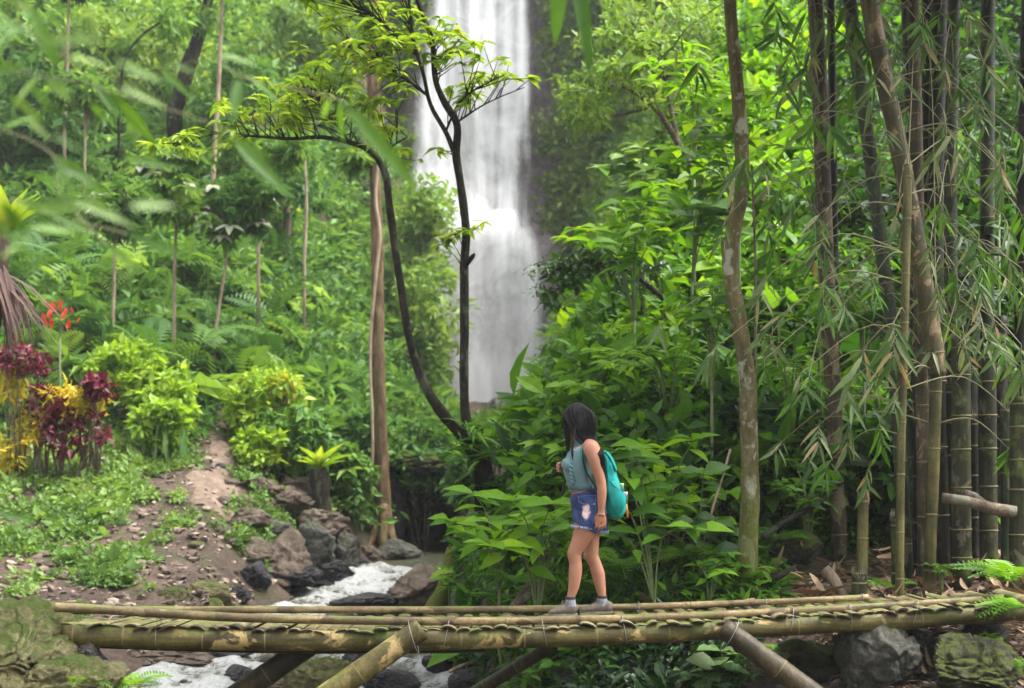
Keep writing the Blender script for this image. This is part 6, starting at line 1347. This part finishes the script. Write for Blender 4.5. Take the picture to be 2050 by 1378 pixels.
# ------------------------------------------------------------ rocks
RK = [
 ('big cracked olive boulder carrying the left end of the bridge', 45, 1318, 9.95, 240, 215, m_rock_olive, 3, .8, 'boulder'),
 ('low angular olive rock below the big left boulder', 130, 1392, 9.45, 240, 130, m_rock_olive, 8, .4, 'boulder'),
 ('tan wedge of rock leaning on the big left boulder', 15, 1385, 9.3, 150, 90, m_rock_olive, 17, .3, 'boulder'),
 ('grey cobble wedged under the left beam end', 172, 1292, 10.15, 62, 54, m_rock_grey, 4, None, 'rock'),
 ('dark wet cobble below the left beam end', 192, 1345, 10.1, 62, 84, m_rock_dark, 5, None, 'rock'),
 ('brown stone tucked behind the dark wet cobble', 215, 1370, 10.6, 70, 60, m_rock_brown, 6, None, 'rock'),
 ('pale olive stone on the dirt bank above the left rail', 352, 1200, 18.0, 100, 46, m_rock_olive, 7, None, 'rock'),
 ('rounded olive stone on the dirt bank beside the pale one', 425, 1192, 18.2, 100, 62, m_rock_olive, 9, None, 'rock'),
 ('brown slab along the left waterline under the bridge', 290, 1312, 16.2, 300, 64, m_rock_brown, 10, .7, 'rock'),
 ('dark wet stones at the left waterline under the bridge', 440, 1308, 16.4, 110, 34, m_rock_dark, 11, None, 'rock'),
 ('broad brown outcrop face above the upper rapids', 560, 1130, 22.0, 120, 120, m_rock_brown, 12, .8, 'boulder'),
 ('leaning brown slab on the outcrop face', 628, 1110, 22.9, 80, 120, m_rock_grey, 112, .6, 'boulder'),
 ('cracked brown outcrop block below the nest fern', 640, 1050, 23.8, 110, 70, m_rock_brown, 13, .7, 'boulder'),
 ('tan crest of the outcrop beside the path', 575, 1000, 24.2, 130, 50, m_rock_brown, 14, .7, 'boulder'),
 ('upper tan block of the outcrop under the shrubs', 610, 978, 24.8, 90, 40, m_rock_brown, 114, .5, 'boulder'),
 ('flat tan rock stepping up beside the dirt path', 520, 975, 23.8, 80, 36, m_rock_brown, 115, .5, 'rock'),
 ('small tan rock on the slope left of the outcrop', 500, 1040, 22.2, 80, 44, m_rock_brown, 15, None, 'rock'),
 ('grey-brown rock halfway down the outcrop', 545, 1062, 22.8, 90, 60, m_rock_grey, 116, .5, 'rock'),
 ('narrow upright grey block at the right end of the outcrop', 688, 1105, 24.2, 60, 110, m_rock_grey, 16, None, 'boulder'),
 ('rough brown rock at the left foot of the outcrop', 510, 1110, 21.4, 80, 66, m_rock_brown, 117, None, 'rock'),
 ('dark undercut rock at the rapids below the outcrop', 560, 1158, 21.8, 170, 56, m_rock_dark, 18, .6, 'boulder'),
 ('black wet rock under the right part of the outcrop', 650, 1146, 23.0, 140, 60, m_rock_dark, 19, .6, 'boulder'),
 ('dark stone at the left foot of the outcrop', 495, 1165, 20.8, 90, 76, m_rock_dark, 20, None, 'rock'),
 ('small dark stones beside the white water edge', 462, 1192, 20, 70, 40, m_rock_dark, 21, None, 'rock'),
 ('grey angular boulder at the cave mouth pool', 792, 1110, 26.4, 84, 62, m_rock_grey, 22, None, 'boulder'),
 ('grey-brown rubble boulder left of the cave pool', 740, 1120, 26, 80, 66, m_rock_brown, 23, None, 'boulder'),
 ('dark boulder beside the upper rapid', 715, 1132, 25.0, 70, 46, m_rock_dark, 24, None, 'boulder'),
 ('wet dark rock splitting the white upper rapid', 725, 1206, 19.8, 130, 40, m_rock_dark, 25, .4, 'boulder'),
 ('tan slab on the right bank of the upper rapid', 835, 1185, 20.4, 130, 96, m_rock_brown, 26, .8, 'boulder'),
 ('rounded grey-olive boulder in the stream under the bridge', 642, 1362, 13.9, 135, 115, m_rock_olive, 27, None, 'boulder'),
 ('pinkish flat rock beside the rounded stream boulder', 575, 1362, 14.4, 100, 64, m_rock_brown, 28, None, 'rock'),
 ('dark rock behind the rounded stream boulder', 718, 1335, 15, 100, 90, m_rock_dark, 29, None, 'rock'),
 ('low black rock right of the front brace', 785, 1368, 14.2, 100, 50, m_rock_dark, 30, None, 'rock'),
 ('wet black rock breaking the rapids left of the braces', 482, 1362, 14.8, 90, 56, m_rock_dark, 31, None, 'rock'),
 ('small dark rock in the white water right of the brace', 880, 1326, 15.2, 66, 40, m_rock_dark, 32, None, 'rock'),
 ('dark stone at the right edge of the white water', 965, 1322, 15.0, 66, 44, m_rock_dark, 33, None, 'rock'),
 ('flat mossy rock on the right stream edge', 1008, 1358, 14.0, 96, 54, m_rock_moss, 34, None, 'rock'),
 ('grey rock in the water beside the flat mossy rock', 935, 1364, 14.1, 84, 44, m_rock_dark, 35, None, 'rock'),
 ('grey pointed rock in shade under the bridge', 1150, 1352, 12.3, 110, 96, m_rock_grey, 36, None, 'boulder'),
 ('large pale grey boulder supporting the right end of the bridge', 1755, 1345, 10.7, 165, 200, m_rock_grey, 37, .5, 'boulder'),
 ('bright mossy boulder at the lower right', 1955, 1355, 10.05, 215, 160, m_rock_moss, 38, .5, 'boulder'),
 ('small smooth brown stone under the right end of the beam', 1912, 1286, 10.35, 68, 46, m_rock_olive, 39, None, 'rock'),
 ('dark grooved stone below the right end of the beam', 1972, 1268, 10.75, 100, 56, m_rock_dark, 40, None, 'rock'),
 ('mossy hummock rock right of the right brace', 1622, 1348, 11.2, 130, 130, m_rock_moss, 41, .5, 'boulder'),
 ('dark rubble between the pale and the mossy boulders', 1850, 1345, 10.9, 120, 130, m_rock_dark, 42, None, 'boulder'),
 ('dark stone packed under the beam beside the pale boulder', 1835, 1285, 11.0, 60, 60, m_rock_dark, 43, None, 'rock'),
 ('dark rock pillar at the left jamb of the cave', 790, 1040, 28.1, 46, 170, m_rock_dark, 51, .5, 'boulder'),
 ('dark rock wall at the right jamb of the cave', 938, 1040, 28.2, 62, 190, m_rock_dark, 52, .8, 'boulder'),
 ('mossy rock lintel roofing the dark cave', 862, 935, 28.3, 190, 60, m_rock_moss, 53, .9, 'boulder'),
 ('grey-brown boulder at the foot of the waterfall', 1015, 822, 57.5, 90, 56, m_cliff, 44, None, 'boulder'),
 ('mossy boulder in shade behind the mossy trunk', 1570, 1100, 13.4, 120, 80, m_rock_moss, 45, None, 'boulder'),
]
for lab, px, py, Y, w_, h_, mt, sd_, dp, nm in RK:
    rock(lab, px, py, Y, w_, h_, mt, sd_, dp, nm, None, nm, sub=6 if w_ > 150 else 5, amp=.6, facet=.9)
# loose stones over the dirt bank and along the water
gm = [rock_mesh('stone', 1, .9, .7, 60 + k, 3, .4, .8) for k in range(6)]
for k, m in enumerate(gm): m.materials.append([m_rock_brown, m_rock_grey, m_rock_brown, m_rock_dark, m_rock_olive, m_rock_brown][k])
for k in range(230):
    if k < 190:
        Y = rnd(17, 24.5); px = rnd(-40, 640) if k < 80 else rnd(380, 660); p = G(px, Y); s_ = .03 + .16 * rnd(0, 1) ** 2.5
        if Y < 19 and px > 480: continue
        lab, gr = 'small stone lying on the brown dirt bank', 'loose stones on the dirt bank'
    else:
        Y = rnd(13.6, 19); px = rnd(330, 980); x_ = X_of(px, Y); p = Vector((x_, Y, float(zw(Y)) - .02)); s_ = rnd(.06, .16)
        if float(H(x_, Y)) > p.z + .2: continue
        lab, gr = 'small dark stone poking out of the stream', 'small stones in the stream'
    o = bpy.data.objects.new('stone', gm[k % 6 if k < 190 else 3]); C.objects.link(o); o.location = p; o.scale = (s_, s_, s_ * rnd(.6, 1)); o.rotation_euler = (0, 0, rnd(0, 6)); tag(o, lab, 'stone', gr)
# cave: an open-fronted rock hollow where the pool disappears
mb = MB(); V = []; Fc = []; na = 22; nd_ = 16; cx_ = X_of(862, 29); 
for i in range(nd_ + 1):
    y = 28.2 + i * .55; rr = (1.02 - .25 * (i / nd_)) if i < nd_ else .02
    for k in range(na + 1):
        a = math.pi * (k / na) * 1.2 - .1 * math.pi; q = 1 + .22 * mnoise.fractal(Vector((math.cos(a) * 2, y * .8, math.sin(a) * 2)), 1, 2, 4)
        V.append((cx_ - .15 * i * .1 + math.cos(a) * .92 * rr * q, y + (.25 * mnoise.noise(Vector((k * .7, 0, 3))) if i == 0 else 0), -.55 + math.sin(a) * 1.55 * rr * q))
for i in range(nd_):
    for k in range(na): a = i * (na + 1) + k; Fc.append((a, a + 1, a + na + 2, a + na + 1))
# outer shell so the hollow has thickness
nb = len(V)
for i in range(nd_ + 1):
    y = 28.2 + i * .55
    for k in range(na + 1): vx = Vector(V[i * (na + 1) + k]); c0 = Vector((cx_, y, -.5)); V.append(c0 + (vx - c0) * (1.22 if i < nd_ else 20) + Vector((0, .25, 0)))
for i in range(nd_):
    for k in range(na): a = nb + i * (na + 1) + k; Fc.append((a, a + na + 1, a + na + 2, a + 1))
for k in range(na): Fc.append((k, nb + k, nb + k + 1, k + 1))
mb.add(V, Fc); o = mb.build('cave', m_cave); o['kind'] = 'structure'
# ------------------------------------------------------------ dry litter and sticks
def strip(name, L, w_, curl, seed):
    rs_ = random.Random(seed); V = []; n_ = 7
    for i in range(n_ + 1):
        u = i / n_; x = L * u; hw = w_ * math.sin(math.pi * (.12 + .86 * u)) ** .7 / 2; z = curl * L * (u - .5) ** 2 + .02 * math.sin(u * 5 + seed)
        V += [(x, -hw, z + hw * .6), (x, 0, z), (x, hw, z + hw * .6)]
    Fc = []
    for i in range(n_): a = i * 3; Fc += [(a, a + 1, a + 4, a + 3), (a + 1, a + 2, a + 5, a + 4)]
    return pyd(name, V, Fc)
LM = [strip('sheath', 1, .26, .5, 1), strip('sheath', 1, .2, -.4, 2), strip('sheath', 1, .14, .8, 3), strip('sheath', 1, .3, .2, 4)]
for m in LM: m.materials.append(O_dry)
for k in range(300):
    if k < 150: Y = rnd(11.6, 14.2); px = rnd(1530, 2080)
    elif k < 200: Y = rnd(10.0, 11.6); px = rnd(1580, 2080)
    elif k < 240: Y = rnd(12.0, 13.2); px = rnd(1150, 1550)
    else: Y = rnd(11.4, 12.6); px = rnd(1640, 2070)
    if 1690 < px < 1840 and Y < 11: continue
    p = G(px, Y); L = .1 + .3 * rnd(0, 1) ** 1.5
    o = bpy.data.objects.new('bamboo_sheath', LM[k % 4]); C.objects.link(o); o.location = p + Vector((0, 0, rnd(.02, .09))); o.scale = (L, L * rnd(.6, 1.1), L); o.rotation_euler = (rnd(-.6, .6), rnd(-.7, .35), rnd(0, 6.28))
    tag(o, 'dry brown bamboo sheath lying on the forest floor', 'dry leaf', 'dry bamboo sheaths on the ground')
for lab, a, b_, r0, r1, mt in (
  ('tilted bamboo log wedged between the cut stumps', (1886, 998, 12.0), (2034, 1026, 11.9), .045, .05, K_mid),
  ('short log resting on the wedged tilted log', (1930, 988, 12.15), (1990, 1015, 12.1), .035, .03, K_mid),
  ('dark fallen pole leaning on the slope right of the mossy trunk', (1528, 1075, 13.0), (1665, 988, 13.6), .03, .024, K_dark),
  ('blackened short log lying near the mossy trunk base', (1528, 1168, 12.3), (1592, 1138, 12.4), .04, .03, K_dark),
  ('split tan log piece leaning beside the low rotten stump', (1652, 1142, 12.2), (1700, 1205, 12.0), .05, .04, K_mid),
  ('brown rotten log on the bank left of the person', (1025, 1225, 13.0), (1068, 1168, 13.3), .05, .06, K_mid),
  ('thin tan stick propped on the rocks under the bridge', (1000, 1345, 13.6), (1062, 1295, 13.2), .035, .03, K_mid),
  ('thin bare stick leaning among the undergrowth left of the mossy trunk', (1418, 1050, 12.6), (1462, 900, 12.9), .012, .01, K_tan),
  ('bare driftwood stick on the right stream edge', (900, 1345, 14.2), (985, 1312, 14.6), .02, .014, K_tan)):
    A = at(*a); B = at(*b_); o = thing('fallen_log' if r0 > .03 else 'stick', lab, 'log' if r0 > .03 else 'stick', A)
    MB().tube([A, A.lerp(B, .33) + Vector((0, 0, .015)), A.lerp(B, .66) - Vector((0, 0, .01)), B], [r0, r0 * .95, r1 * 1.05, r1], 12, True, wob=.15).build('wood', mt, o)
# ------------------------------------------------------------ moist air
mb = MB(); mb.box((0, 31, 24), (150, 94, 56)); hz = mb.build('haze', None); hz['kind'] = 'stuff'
m, n, b = newmat('haze_air'); n.nodes.remove(b); pv = n.nodes.new('ShaderNodeVolumePrincipled'); pv.inputs['Color'].default_value = (0.93, 0.97, 0.95, 1); pv.inputs['Density'].default_value = HAZE; pv.inputs['Anisotropy'].default_value = 0.2
n.links.new(pv.outputs[0], n.nodes['Material Output'].inputs['Volume']); hz.data.materials.append(m); tag(hz, 'pale moist haze filling the valley air', 'haze')
